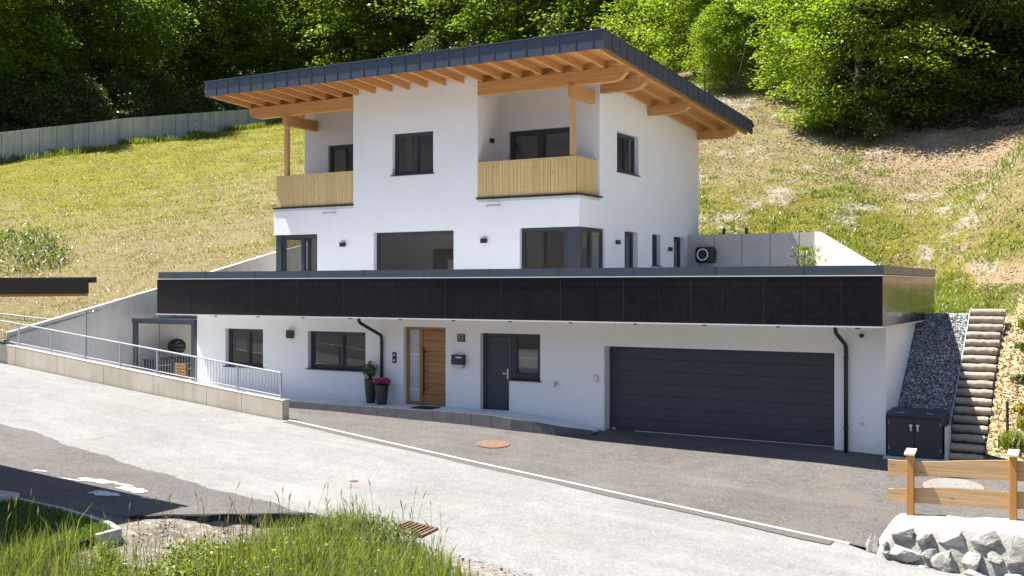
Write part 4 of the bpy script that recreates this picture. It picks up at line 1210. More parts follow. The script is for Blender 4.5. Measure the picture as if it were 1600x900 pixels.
# ------------------------------------------------------------------ ground cover
def blades(P, h, w, lean, n_per, spread, rng, curve=.35):
    """grass tufts: P (n,3) roots; returns tri-strip quads as 2 segment blades"""
    n = len(P) * n_per
    B = np.repeat(P, n_per, axis=0) + np.column_stack([rng.normal(0, spread, (n, 2)), np.zeros(n)])
    a = rng.uniform(0, 2 * math.pi, n); hh = np.repeat(np.broadcast_to(h, (len(P),)), n_per) * rng.uniform(.55, 1.25, n)
    ln = rng.uniform(.1, 1, n) * lean * hh
    dx = np.column_stack([np.cos(a), np.sin(a), np.zeros(n)]); sd = np.column_stack([-np.sin(a + rng.uniform(-1, 1, n)), np.cos(a), np.zeros(n)])
    up = np.array([0, 0, 1.0])
    mid = B + dx * (ln * curve)[:, None] + up * (hh * .6)[:, None]
    tip = B + dx * ln[:, None] + up * (hh * .95)[:, None]
    W = (w * rng.uniform(.6, 1.3, n))[:, None]
    V = np.stack([B - sd * W, B + sd * W, mid + sd * W * .7, mid - sd * W * .7, tip + sd * W * .12, tip - sd * W * .12], 1).reshape(-1, 3)
    i = np.arange(n)[:, None] * 6
    F = np.concatenate([i + np.array([[0, 1, 2, 3]]), i + np.array([[3, 2, 4, 5]])])
    return V, F

def scatter(n, x0, x1, y0, y1, keep):
    p = np.column_stack([RNG.uniform(x0, x1, n), RNG.uniform(y0, y1, n)])
    return p[keep(p)]
# meadow left: mown stubble and straw
vis = lambda p: in_poly(p, OUTER) & (((p[:, 0] - 5.84) * CN + (p[:, 1] + 24.28) * SN) / (-(p[:, 0] - 5.84) * SN + (p[:, 1] + 24.28) * CN) > -.52) & (((p[:, 0] - 5.84) * CN + (p[:, 1] + 24.28) * SN) / (-(p[:, 0] - 5.84) * SN + (p[:, 1] + 24.28) * CN) < .55)
p = scatter(90000, -64, -17, -3, 50, vis); z = relief(p)
g = zone_of(p)[:, 0] + .6 * smoothn(p, .35, 5) + .45 * smoothn(p, 1.7, 6) + RNG.normal(0, .12, len(p))
thin = RNG.uniform(0, 1, len(p)) < np.clip(.62 + .75 * smoothn(p, .9, 15) + .5 * smoothn(p, 2.4, 16), .12, 1); p = p[thin]; z = z[thin]; g = g[thin]
P3 = np.column_stack([p, z - .01])
mk_ = g > -.08
V, F = blades(P3[mk_], .12, .016, 1.1, 3, .13, RNG); tag(npmesh('meadow_grass', V, F, 'grass_meadow'), 'short yellow green grass growing over the mown meadow on the left', 'grass', kind='stuff')
V, F = blades(P3[~mk_], .09, .014, 1.8, 3, .14, RNG); tag(npmesh('mown_straw', V, F, 'grass_straw'), 'dry straw lying over the mown meadow on the left', 'straw', kind='stuff')
# right bank
p = scatter(26000, -14, 8, 4, 30, vis); z = relief(p); zc = zone_of(p)
f = smoothn(p, 1.0, 8) + .8 * smoothn(p, 3.0, 9) + RNG.normal(0, .15, len(p))
gm = (f + (zc[:, 0] - .35) * 1.5 > .08) & (zc[:, 2] < .5) & (p[:, 1] < 21) & (zc[:, 1] < .6)
V, F = blades(np.column_stack([p, z - .02])[gm], .15, .017, 1.2, 9, .16, RNG); tag(npmesh('bank_weeds', V, F, 'grass_green'), 'patches of green weeds on the dry bank right of the house', 'weeds', kind='stuff')
gs = ~gm & (zc[:, 2] < .5) & (zc[:, 1] + .25 * f > .30)
st_ = ~gm & ~gs & (zc[:, 2] < .5)
V, F = blades(np.column_stack([p, z - .01])[st_], .09, .014, 1.8, 5, .16, RNG); tag(npmesh('bank_straw', V, F, 'grass_straw'), 'dry straw on the bank right of the house', 'straw', kind='stuff')
V, F = leaves(np.repeat(np.column_stack([p, z + .02])[gs], 3, axis=0) + RNG.normal(0, .14, (gs.sum() * 3, 3)) * [1, 1, .12], (lambda d: d / np.linalg.norm(d, axis=1)[:, None])(RNG.normal(0, 1, (gs.sum() * 3, 3)) * [1, 1, .25]), .085)
tag(npmesh('leaf_litter', V, F, 'leaf_litter'), 'brown dry leaf litter over the bank below the trees', 'litter', kind='stuff')
# smooth grass shelf above the stairs is lawn
p = scatter(9000, -1.1, 3.2, 5.0, 12.5, lambda q: in_poly(q, OUTER)); z = relief(p); keep = z < 3.65
V, F = blades(np.column_stack([p, z])[keep], .06, .012, .8, 4, .05, RNG); tag(npmesh('shelf_grass', V, F, 'grass_green'), 'short green grass on the level shelf at the top of the log stairs', 'grass', kind='stuff')
# unmown lush clump at the left
p = scatter(5200, -52, -27, -6, 18, lambda q: (((q[:, 0] + 38.5) / 6.5) ** 2 + ((q[:, 1] - 3.6) / 3.4) ** 2 + .35 * smoothn(q, 1.2, 3) < 1)); z = relief(p)
q_ = np.repeat(np.column_stack([p, z]), 7, axis=0); dm = np.clip(1 - ((q_[:, 0] + 38.5) / 6.5) ** 2 - ((q_[:, 1] - 3.6) / 3.4) ** 2, .05, 1) ** .5
q_ += np.column_stack([RNG.normal(0, .16, (len(q_), 2)), RNG.uniform(0, 1, len(q_)) * (.35 + 1.7 * dm * (.7 + .6 * smoothn(q_[:, :2], 1.8, 12)))]); D = RNG.normal(0, 1, (len(q_), 3)); D[:, 2] += .8; D /= np.linalg.norm(D, axis=1)[:, None]
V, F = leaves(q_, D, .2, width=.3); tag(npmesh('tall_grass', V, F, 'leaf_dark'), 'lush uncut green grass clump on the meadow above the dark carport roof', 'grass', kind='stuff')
# grass tufts at the foot of the upper wall
p = np.column_stack([-64.9 + RNG.normal(1.6, .6, 2600), RNG.uniform(20, 52, 2600)]); f = smoothn(p, .8, 4) > .0; p = p[f]; z = relief(p)
V, F = blades(np.column_stack([p, z]), .45, .03, .6, 4, .2, RNG); tag(npmesh('wall_foot_grass', V, F, 'grass_green'), 'taller green tufts growing along the foot of the long grey wall', 'grass', kind='stuff')

# ------------------------------------------------------------------ retaining walls
def slabwall(pts, thick, z0, tops, name, label, mat, capmat=None, side=1, kindcat='wall', group=None, joint=2.5, jw=.012):
    """vertical wall along a polyline with per-point top heights; thickness goes to `side` of the direction"""
    o = empty(name, (pts[0][0], pts[0][1], z0[0]), label, kindcat, group)
    m = MB(); cp = MB(); jt = MB()
    n = len(pts); offs = []
    for i in range(n):
        a = Vector(pts[max(0, i - 1)]); b = Vector(pts[min(n - 1, i + 1)]); t = (b - a).normalized(); nn = Vector((-t.y, t.x)) * side
        offs.append(nn * thick)
    for i in range(n - 1):
        p, q = Vector(pts[i]), Vector(pts[i + 1]); po, qo = p + offs[i], q + offs[i + 1]
        m.hexa([(p.x, p.y, z0[i]), (q.x, q.y, z0[i + 1]), (qo.x, qo.y, z0[i + 1]), (po.x, po.y, z0[i]), (p.x, p.y, tops[i]), (q.x, q.y, tops[i + 1]), (qo.x, qo.y, tops[i + 1]), (po.x, po.y, tops[i])])
        d = (q - p); ln = d.length; d.normalize(); f = Vector((d.y, -d.x)) * side
        if joint:
            k = 1
            while k * joint < ln:
                c = p + d * k * joint; t = k * joint / ln; zt = tops[i] * (1 - t) + tops[i + 1] * t; zb = z0[i] * (1 - t) + z0[i + 1] * t
                a, b = c - d * jw, c + d * jw; a2, b2 = a + f * .003, b + f * .003
                jt.hexa([(a2.x, a2.y, zb), (b2.x, b2.y, zb), (b.x, b.y, zb), (a.x, a.y, zb), (a2.x, a2.y, zt), (b2.x, b2.y, zt), (b.x, b.y, zt), (a.x, a.y, zt)]); k += 1
        if capmat:
            e = f * .01
            cp.hexa([(p.x + e.x, p.y + e.y, tops[i] + .002), (q.x + e.x, q.y + e.y, tops[i + 1] + .002), (qo.x, qo.y, tops[i + 1] + .002), (po.x, po.y, tops[i] + .002), (p.x + e.x, p.y + e.y, tops[i] + .05), (q.x + e.x, q.y + e.y, tops[i + 1] + .05), (qo.x, qo.y, tops[i + 1] + .05), (po.x, po.y, tops[i] + .05)])
    m.build('wall_body', mat, o)
    if jt.v: jt.build('joint', 'concrete_joint', o)
    if capmat: cp.build('coping', capmat, o)
    return o
slabwall([(-25.1, -2.95), (-23.5, 1.8), (-22.15, 6.29), (-20.4, 12.3)], .25, [-.1] * 4, [2.08, 3.5, 4.88, 6.3], 'retaining_wall', 'grey concrete retaining wall with a sloping top left of the house, below the meadow', 'concrete', 'concrete_top', side=1)
slabwall([(-7.82, 11.5), (-3.4, 11.5)], .25, [3.0, 3.0], [5.40, 5.40], 'retaining_wall', 'grey shaded concrete wall right behind the house, with the black fan unit in front', 'concrete', None, side=1, joint=.98)
slabwall([(-3.39, 11.5), (-1.12, 9.25)], .25, [2.9, 2.9], [5.41, 4.22], 'retaining_wall', 'sunlit pale concrete wing wall with a slanting top behind the parapet', 'concrete_top', None, side=1, joint=0)
# long old wall at the upper left
ua = [(-62.5, 8.0), (-63.3, 23.17), (-64.1, 35.25), (-64.7, 49.5), (-65.2, 60)]
ub = [hz1(*q) - .4 for q in ua]
ut = [10.7, 14.45, 17.2, 20.0, 22.3]
slabwall(ua, .3, ub, ut, 'retaining_wall', 'long weathered grey wall with dark streaks at the top of the meadow', 'concrete_aged', 'concrete_aged', side=1, joint=1.5, jw=.025)

# low wall and railing along the road
RW = empty('low_wall', (-13.6, -2.95, 0), 'low beige concrete wall under the metal railing beside the road', 'wall')
zt_ = lambda x: pl(x, [-40, -24.5, -13.6], [3.1, 1.70, .60])
m = MB(); xsw = [-30, -27, -24.5, -22.5, -20.4, -18.3, -16.2, -14.9, -13.45]
for a, b in zip(xsw[:-1], xsw[1:]):
    m.hexa([(a + .004, -3.06, zroad(a) - .4), (b - .004, -3.06, zroad(b) - .4), (b - .004, -2.8, zroad(b) - .4), (a + .004, -2.8, zroad(a) - .4), (a + .004, -3.06, zt_(a)), (b - .004, -3.06, zt_(b)), (b - .004, -2.8, zt_(b)), (a + .004, -2.8, zt_(a))])
m.build('wall_body', 'concrete_warm', RW, bevel=.01)
m = MB()
for a, b in zip(xsw[:-1], xsw[1:]):
    m.hexa([(a, -3.063, zt_(a) + .002), (b, -3.063, zt_(b) + .002), (b, -2.797, zt_(b) + .002), (a, -2.797, zt_(a) + .002), (a, -3.063, zt_(a) + .02), (b, -3.063, zt_(b) + .02), (b, -2.797, zt_(b) + .02), (a, -2.797, zt_(a) + .02)])
m.build('coping', 'concrete_top', RW)
def railing(xs_, y, zf, label, h=.70, name='railing'):
    o = empty(name, (xs_[0], y, zf(xs_[0])), label, 'railing')
    for x in xs_:
        m = MB(); m.box(x - .025, x + .025, y - .02, y + .02, zf(x), zf(x) + h - .02); m.build('post', 'galvanised', o, bevel=.004)
    for hh, r in ((h, .024), (.09, .017)):
        for a, b in zip(xs_[:-1], xs_[1:]):
            m = MB(); m.tube([(a, y - (.0 if r > .02 else .0), zf(a) + hh), (b, y, zf(b) + hh)], r, 8); m.build('handrail' if hh > .3 else 'bottom_rail', 'galvanised', o)
    for a, b in zip(xs_[:-1], xs_[1:]):
        n = max(2, int(round(abs(b - a) / .115)))
        for q in range(1, n):
            x = a + (b - a) * q / n; m = MB() if q == 1 else m; m.tube([(x, y, zf(x) + .09), (x, y, zf(x) + h)], .0065, 5)
        m.build('baluster_panel', 'galvanised', o)
    return o
railing([-13.62 - 1.555 * k for k in range(0, 11)], -2.93, lambda x: zt_(x) + .02, 'long galvanised steel railing with thin upright bars on the low beige wall')
railing([-24.9, -26.4, -27.9, -29.4], -1.4, lambda x: 2.05 + (-24.9 - x) * .06, 'short galvanised railing end seen behind the long railing at the far left', h=.45)

# pergola
o = empty('pergola', (-21.9, 2, .1), 'anthracite metal pergola between the grey wall and the left end of the house', 'pergola')
for x, y in ((-23.2, .5), (-20.45, .5), (-22.9, 3.9), (-20.45, 3.9)):
    m = MB(); m.box(x - .07, x + .07, y - .07, y + .07, .09, 2.36); m.build('post', 'anthracite', o, bevel=.006)
m = MB(); m.box(-23.3, -20.35, .42, .58, 2.362, 2.54); m.box(-23.0, -20.35, 3.82, 3.98, 2.362, 2.54); m.box(-23.3, -23.12, .585, 3.815, 2.362, 2.54); m.box(-20.53, -20.35, .585, 3.815, 2.362, 2.54); m.build('beam', 'anthracite', o, bevel=.006)
m = MB()
for k in range(20): y = .66 + k * .16; m.box(-23.1, -20.55, y, y + .012, 2.38, 2.52)
m.build('louvre_roof', 'anthracite', o)
# terrace furniture below the pergola
o = empty('outdoor_kitchen', (-22.85, 1.6, .09), 'dark outdoor kitchen cabinet against the grey wall below the pergola', 'cabinet')
m = MB(); m.box(-23.15, -22.6, .8, 2.5, .1, 1.10); m.build('body', 'charcoal_plastic', o, bevel=.01)
m = MB(); m.box(-23.18, -22.56, .76, 2.53, 1.102, 1.14); m.build('worktop', 'black_metal', o)
for y in (.83, 1.67):
    m = MB(); m.box(-22.598, -22.578, y, y + .80, .16, 1.05); dd = m.build('door', 'black_metal', o, bevel=.004)
    m = MB(); m.box(-22.577, -22.562, y + .1, y + .6, .93, .95); m.build('handle', 'galvanised', dd)
o = empty('kettle_grill', (-22.88, 2.0, 1.14), 'round black kettle grill standing on the dark outdoor kitchen', 'grill')
gx0, gy0 = -22.88, 2.0
m = MB(); m.lathe([(.05, 0), (.22, .06), (.29, .17), (.30, .26)], (gx0, gy0, 1.26), 24); m.build('bowl', 'black_metal', o, smooth=True)
m = MB(); m.lathe([(.305, 0), (.29, .12), (.2, .22), (.05, .27), (.0, .275)], (gx0, gy0, 1.525), 24); m.build('lid', 'black_metal', o, smooth=True)
m = MB(); m.tube([(gx0 - .1, gy0 - .18, 1.80), (gx0 - .05, gy0 - .23, 1.84), (gx0 + .05, gy0 - .23, 1.84), (gx0 + .1, gy0 - .18, 1.80)], .014, 6); m.build('handle', 'galvanised', o)
m = MB()
for a in (0, 2.1, 4.2): m.tube([(gx0 + .2 * math.cos(a), gy0 + .2 * math.sin(a), 1.14), (gx0 + .15 * math.cos(a), gy0 + .15 * math.sin(a), 1.3)], .015, 6)
m.build('stand', 'black_metal', o)
def chair(x, y, label):
    o = empty('garden_chair', (x, y, .09), label, 'chair', 'wooden chairs under the pergola')
    m = MB()
    for k in range(5): m.box(x - .24, x + .24, y - .22 + k * .09, y - .14 + k * .09, .52, .545)
    m.build('seat', 'garden_timber', o)
    m = MB()
    for k in range(4): m.box(x - .24, x + .24, y + .24, y + .265, .66 + k * .1, .73 + k * .1)
    m.build('backrest', 'garden_timber', o)
    for sx, sy, h in ((-.22, -.2, .52), (.22, -.2, .52), (-.22, .28, 1.05), (.22, .28, 1.05)):
        m = MB(); m.box(x + sx - .02, x + sx + .02, y + sy - .02, y + sy + .02, .09, h); m.build('leg', 'garden_timber', o)
chair(-21.75, .85, 'wooden slatted garden chair below the pergola, the left one')
chair(-21.0, 1.0, 'wooden slatted garden chair close to the house wall by the pergola post')
o = empty('garden_table', (-20.5, .9, .09), 'small wooden garden table with a green cloth below the pergola', 'table')
m = MB(); m.box(-21.9, -20.9, 1.6, 2.1, .80, .84); m.build('tabletop', 'table_green', o)
for sx in (-21.8, -21.0):
    for sy in (1.65, 2.05):
        m = MB(); m.box(sx - .025, sx + .025, sy - .025, sy + .025, .09, .8); m.build('leg', 'garden_timber', o)

# planters
def planter(x, y, r0, r1, h, label, kind):
    o = empty('planter', (x, y, .34), label, 'plant pot', None)
    m = MB(); m.lathe([(r0, 0), (r1, h), (r1 - .02, h), (r1 - .03, h - .06)], (x, y, .342), 28); m.build('pot', 'charcoal_plastic', o, smooth=False)
    r = np.random.default_rng(int(h * 1000)); zt = .34 + h
    if kind == 'shrub':
        n = 620; c = r.normal(0, 1, (n, 3)); c /= np.linalg.norm(c, axis=1)[:, None]; c *= r.uniform(.35, 1, (n, 1)) ** .5
        c = c * [.20, .20, .24] * (1 + .3 * np.sin(5 * c[:, :1] * 3)); c += [x, y, zt + .24]
        d = r.normal(0, 1, (n, 3)); d[:, 2] += .5; d /= np.linalg.norm(d, axis=1)[:, None]
        V, F = leaves(c - [x, y, .34], d, .065, rng=r); npmesh('shrub', V, F, 'leaf_shrub', o)
        m = MB()
        for q in range(6): m.tube([(x, y, zt - .05), (x + r.normal(0, .08), y + r.normal(0, .08), zt + .3)], [.012, .005], 5)
        m.build('stem', 'bark', o)
    else:
        n = 420; c = np.column_stack([r.uniform(-.24, .24, n), r.uniform(-.2, .2, n), r.uniform(-.06, .12, n)]); c = c[(c[:, 0] / .25) ** 2 + (c[:, 1] / .21) ** 2 < 1]; d = r.normal(0, 1, (len(c), 3)); d /= np.linalg.norm(d, axis=1)[:, None]
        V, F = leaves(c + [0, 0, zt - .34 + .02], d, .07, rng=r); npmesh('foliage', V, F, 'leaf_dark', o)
        n = 520; c = r.normal(0, 1, (n, 3)); c /= np.linalg.norm(c, axis=1)[:, None]; c = c * [.25, .22, .11]; c[:, 2] = np.abs(c[:, 2])
        d = r.normal(0, 1, (n, 3)); d /= np.linalg.norm(d, axis=1)[:, None]
        V, F = leaves(c + [0, 0, zt - .34 + .07], d, .075, rng=r, width=.8); npmesh('blossom', V, F, 'flower_pink', o)
planter(-12.72, -.27, .12, .185, .66, 'tall dark tapered pot with a small green shrub below the downpipe', 'shrub')
planter(-12.22, -.42, .14, .2, .54, 'shorter dark tapered pot with pink flowers next to the taller pot', 'flowers')

# bin store, stairs and gravel bed on the right
o = empty('bin_store', (1.76, 0, -.1), 'black double bin box with slatted doors at the foot of the gravel slope', 'bin store')
m = MB(); m.box(1.17, 2.29, -.07, .72, -.07, .80); m.build('body', 'charcoal_plastic', o, bevel=.01)
m = MB(); m.box(1.1, 2.36, -.2, .9, -.14, -.072); m.build('base_slab', 'kerb_light', o, bevel=.01)
for i, (a, b) in enumerate(((1.155, 1.726), (1.734, 2.305))):
    m = MB(); m.hexa([(a, -.12, .80), (b, -.12, .80), (b, .74, .87), (a, .74, .87), (a, -.12, .845), (b, -.12, .845), (b, .74, .91), (a, .74, .91)]); ld = m.build('lid', 'charcoal_plastic', o, bevel=.008)
    m = MB(); m.box((a + b) / 2 - .07, (a + b) / 2 + .07, .0, .07, .862, .876); m.build('grip', 'galvanised', ld)
for i, (a, b, hs) in enumerate(((1.20, 1.715, 1.66), (1.745, 2.26, 1.80))):
    m = MB(); m.box(a, b, -.098, -.072, -.04, .75); dd = m.build('door', 'charcoal_plastic', o, bevel=.005)
    m = MB()
    for q in range(9): m.box(a + .07, b - .07, -.104, -.098, .02 + q * .075, .072 + q * .075)
    m.build('slat_panel', 'charcoal_plastic', dd, bevel=.004)
    m = MB(); m.box(hs - .015, hs + .015, -.13, -.104, .50, .64); m.box(hs - .03, hs + .03, -.135, -.11, .60, .64); m.build('handle', 'bright_steel', dd)
    for z in (.08, .62):
        hxp = a - .004 if i == 0 else b - .008; m = MB(); m.box(hxp, hxp + .012, -.106, -.098, z, z + .08); m.build('hinge', 'galvanised', dd)
# gravel bed
zg = lambda y: -.08 + (y - .1) * (3.0 / 3.9)
V = [(x, y, zg(y) - .03 if y < 4.2 else zg(4.0) - .03) for y in (.6, 1.2, 2, 3, 3.95, 4.25) for x in (1.1, 1.7, 2.31)]
tag(npmesh('gravel_bed', np.array(V), np.array([(j * 3 + i, j * 3 + i + 1, (j + 1) * 3 + i + 1, (j + 1) * 3 + i) for j in range(5) for i in range(2)]), 'gravel_base'), kind='structure')
def pebbles(P, size, rng, squash=.7):
    n = len(P); base = np.array([(1, 0, 0), (0, 1, 0), (-1, 0, 0), (0, -1, 0), (0, 0, 1), (0, 0, -1)], float)
    s = (size * rng.uniform(.5, 1.5, n))[:, None, None]; v = base[None] * rng.uniform(.5, 1.2, (n, 6, 1)) * s
    v[:, :, 2] *= squash
    a = rng.uniform(0, 6.28, n); c, sn = np.cos(a)[:, None], np.sin(a)[:, None]
    x = v[:, :, 0] * c - v[:, :, 1] * sn; y = v[:, :, 0] * sn + v[:, :, 1] * c
    V = (np.stack([x, y, v[:, :, 2]], 2) + P[:, None]).reshape(-1, 3)
    t = np.array([(0, 1, 4), (1, 2, 4), (2, 3, 4), (3, 0, 4), (1, 0, 5), (2, 1, 5), (3, 2, 5), (0, 3, 5)])
    F = (np.arange(n)[:, None, None] * 6 + t[None]).reshape(-1, 3)
    return V, F
n = 9000; gx_ = RNG.uniform(1.13, 2.28, n); gy_ = RNG.uniform(.6, 4.15, n)
V, F = pebbles(np.column_stack([gx_, gy_, np.minimum(zg(gy_), zg(4.0)) - .01]), .032, RNG)
tag(npmesh('gravel', V, F, 'gravel_stone'), 'dark grey gravel on the steep bed between the house wall and the stairs', 'gravel', kind='stuff')
m = MB(); m.hexa([(2.30, .02, -.2), (2.325, .02, -.2), (2.325, 4.1, 2.7), (2.30, 4.1, 2.7), (2.30, .02, zg(.02) + .13), (2.325, .02, zg(.02) + .13), (2.325, 4.1, zg(4.0) + .1), (2.30, 4.1, zg(4.0) + .1)])
tag(m.build('steel_edging', 'galvanised'), 'straight metal edging strip between the gravel bed and the log stairs', 'edging')
m = MB(); m.box(2.325, 2.40, -.05, .35, -.2, .62); tag(m.build('concrete_upstand', 'concrete_top', bevel=.01), 'small pale concrete upstand right of the black bin box', 'kerb stone')
ST = empty('log_stairs', (2.75, .1, -.1), 'garden stairs of weathered round logs climbing the slope right of the house', 'stairs')
rr = random.Random(9)
for k in range(18):
    y = .06 + k * .2285; z = -.10 + k * .1755
    x0_, x1_ = 2.345 + rr.uniform(-.01, .02), 3.07 + rr.uniform(-.03, .05); m = MB(); path = []; rad = []
    for q in range(9):
        t = q / 8; path.append((x0_ + (x1_ - x0_) * t, y + rr.uniform(-.008, .008), z + .085 + rr.uniform(-.006, .006))); rad.append(.088 * rr.uniform(.94, 1.06) * (.9 if q in (0, 8) else 1))
    m.tube(path, rad, 12); st = m.build('log_step', 'log_grey', ST, smooth=False)
m = MB()
for k in range(18):
    y = .06 + k * .2285; z = -.10 + k * .1755; m.box(2.33, 3.08, y + .03, y + .30, z - .1, z + .125)
m.build('tread_fill', 'gravel_base', ST)
# mulch chips right of the stairs
p = np.column_stack([RNG.uniform(3.08, 6.2, 9000), RNG.uniform(.1, 7.0, 9000)]); p = p[in_poly(p, OUTER)]
V, F = leaves(np.column_stack([p, relief(p) + .015]), (lambda d: d / np.linalg.norm(d, axis=1)[:, None])(RNG.normal(0, 1, (len(p), 3)) * [1, 1, .3]), .075, width=.5)
tag(npmesh('wood_chips', V, F, 'wood_chip'), 'pale wood chip mulch on the planted slope right of the log stairs', 'mulch', kind='stuff')
o = empty('stake', (3.49, .5, .1), 'thin dark wooden stake at the lower right of the log stairs', 'stake')
zb = relief(np.array([[3.49, .5]]))[0]
m = MB(); m.tube([(3.49, .5, zb - .1), (3.485, .51, zb + .5), (3.48, .52, 1.18)], .032, 8); m.build('pole', 'stake_wood', o)
m = MB(); m.tube([(3.483, .515, .85), (3.483, .515, .89)], .036, 8); m.build('wire_loop', 'black_metal', o)
# small plants in the mulch
def tuft_mesh(seed, h, w, n, mat, spread):
    r = np.random.default_rng(seed); V, F = blades(np.zeros((n, 3)) + np.column_stack([r.normal(0, spread, (n, 2)), np.zeros(n)]), h, w, .9, 5, .03, r)
    ob = npmesh('leaves', V, F, mat); me = ob.data; bpy.data.objects.remove(ob); return me
T1 = tuft_mesh(1, .26, .012, 60, 'grass_green', .09); T2 = tuft_mesh(2, .16, .014, 60, 'leaf_shrub', .11); T3 = tuft_mesh(3, .13, .016, 50, 'flower_yellow', .08)
def garden_plant(x, y, meshes, label, s=1.0, cat='plant'):
    z = relief(np.array([[x, y]]))[0]; o = empty('garden_plant', (x, y, z), label, cat, 'small plants in the wood chip slope'); o.scale = (s, s, s)
    for nm, me in meshes:
        c = bpy.data.objects.new(nm, me); COL.objects.link(c); c.parent = o
garden_plant(3.62, 3.75, [('leaves', T1)], 'grassy green tuft in the mulch beside the upper log steps', 1.0)
garden_plant(3.66, 2.95, [('leaves', T2)], 'low dark green plant in the mulch, second below the grassy tuft', 1.0)
garden_plant(3.62, 2.1, [('leaves', T2)], 'low green plant in the mulch just above the yellow flowers', .9)
garden_plant(3.78, 1.35, [('leaves', T2), ('flowers', T3)], 'small plant with bright yellow flowers beside the dark stake', 1.0, 'flowers')
garden_plant(3.86, .95, [('leaves', T1)], 'wide leafy green plant right of the dark stake', 1.1)
garden_plant(3.60, .42, [('leaves', T1)], 'upright green plant at the foot of the dark stake', 1.3)
garden_plant(3.98, 2.5, [('leaves', T1)], 'green tuft at the right picture edge beside the middle of the stairs', .9)
garden_plant(3.9, 4.6, [('leaves', T2)], 'low plant at the right picture edge level with the stair top', 1.0)

# heat pump and terrace bits
o = empty('heat_pump', (-7.0, 10.9, 4.2), 'black outdoor fan unit with a pale ring in front of the grey rear wall', 'heat pump')
m = MB(); m.box(-7.35, -6.66, 10.85, 11.3, 4.40, 4.97); m.build('casing', 'black_metal', o, bevel=.12)
m = MB(); nseg = 40
ring = [(-7.03 + .185 * math.cos(2 * math.pi * k / nseg), 10.82, 4.69 + .185 * math.sin(2 * math.pi * k / nseg)) for k in range(nseg + 1)]
m.tube(ring, .022, 8, caps=False); m.build('fan_ring', 'white_plastic', o, smooth=True)
m = MB()
for k in range(6):
    a = k * math.pi / 3; m.hexa([(-7.03, 10.835, 4.68), (-7.03 + .15 * math.cos(a), 10.835, 4.68 + .15 * math.sin(a)), (-7.03 + .15 * math.cos(a + .5), 10.845, 4.68 + .15 * math.sin(a + .5)), (-7.02, 10.845, 4.68), (-7.03, 10.83, 4.69), (-7.03 + .15 * math.cos(a), 10.83, 4.68 + .15 * math.sin(a)), (-7.03 + .15 * math.cos(a + .5), 10.84, 4.68 + .15 * math.sin(a + .5)), (-7.02, 10.84, 4.69)])
m.build('fan', 'charcoal_plastic', o)
for x in (-7.3, -6.65):
    m = MB(); m.box(x - .04, x + .04, 10.9, 11.25, 3.15, 4.38); m.build('leg', 'galvanised', o)
m = MB(); m.box(-7.5, -6.4, 10.7, 11.4, 3.12, 3.15); m.build('base_slab', 'light_grey', o)
o = empty('potted_shrub', (-3.4, 10.6, 3.15), 'thin leafy green shrub in the terrace corner before the sunlit wing wall', 'shrub')
r = np.random.default_rng(5); n = 420; c = np.column_stack([r.normal(0, .22, n), r.normal(0, .18, n), r.uniform(.8, 1.75, n)]); c[:, :2] *= (1.15 - np.abs(c[:, 2:] - 1.2) * .7); d = r.normal(0, .5, (n, 3)); d[:, 2] -= .7; d /= np.linalg.norm(d, axis=1)[:, None]
V, F = leaves(c, d, .17, rng=r, width=.25); npmesh('foliage', V, F, 'grass_green', o)
m = MB(); m.tube([(-3.4, 10.6, 3.4), (-3.38, 10.6, 4.9)], [.02, .008], 6); m.build('stem', 'bark', o)
m = MB(); m.lathe([(.16, 0), (.22, .4), (.2, .4)], (-3.4, 10.6, 3.15), 20); m.build('pot', 'charcoal_plastic', o)
for x, lb in ((-6.55, 'short dark post standing on the grey rear wall, the one nearer the house'), (-5.75, 'short dark post standing on the grey rear wall, the one farther from the house')):
    m = MB(); m.box(x - .045, x + .045, 11.6, 11.69, 5.38, 5.62); tag(m.build('short_post', 'stake_wood', bevel=.006), lb, 'post', 'short dark posts behind the grey rear wall')
o = empty('garden_ornament', (-7.2, 5.6, 3.2), 'small dark red ornament on the terrace below the side wall lamp', 'ornament')
m = MB(); m.lathe([(.10, 0), (.13, .25), (.07, .7), (.03, .95)], (-7.25, 5.7, 3.15), 14); m.build('body', 'ornament_red', o, smooth=True)
m = MB(); m.box(-7.38, -7.12, 5.6, 5.8, 3.14, 3.15); m.build('stand', 'black_metal', o)

# ------------------------------------------------------------------ covers, grate
def cover(x, y, r, zoff, ringmat, topmat, label, r2):
    sl = .0
    n = 40; o = empty('manhole_cover', (x, y, zdrive(x, y)), label, 'manhole cover')
    z = lambda a, b: zdrive(a, min(b, 0)) + zoff
    def disc(mb, ra, rb, h):
        V = [(x + q * math.cos(2 * math.pi * k / n), y + q * math.sin(2 * math.pi * k / n)) for q in (ra, rb) for k in range(n)]
        mb.add([(a, b, z(a, b) + h) for a, b in V], [(k, n + k, n + (k + 1) % n, (k + 1) % n) for k in range(n)])
    m = MB(); disc(m, r2, r, .006); disc(m, r, r + .004, .006); m.build('ring', ringmat, o)
    m = MB(); m.add([(x + r2 * .985 * math.cos(2 * math.pi * k / n), y + r2 * .985 * math.sin(2 * math.pi * k / n), z(x + r2 * math.cos(2 * math.pi * k / n), y + r2 * math.sin(2 * math.pi * k / n)) + .008) for k in range(n)], [tuple(range(n))]); m.build('lid', topmat, o)
cover(-7.33, -2.55, .40, .012, 'rust', 'rust', 'rusty round manhole cover on the dark drive before the grey side door', .33)
cover(2.70, -1.55, .56, .014, 'cover_ring', 'road_old', 'pale concrete manhole cover with a rusty ring behind the timber fence', .42)
o = empty('drain_grate', (-4.37, -9.9, zroad(-4.4)), 'rusty square drain grate in the road edge beside the tall grass', 'drain grate')
def gz(x): return zroad(x) + .03
gp = [(-4.66, -10.12), (-4.72, -9.58), (-4.1, -9.66), (-4.03, -10.24)]
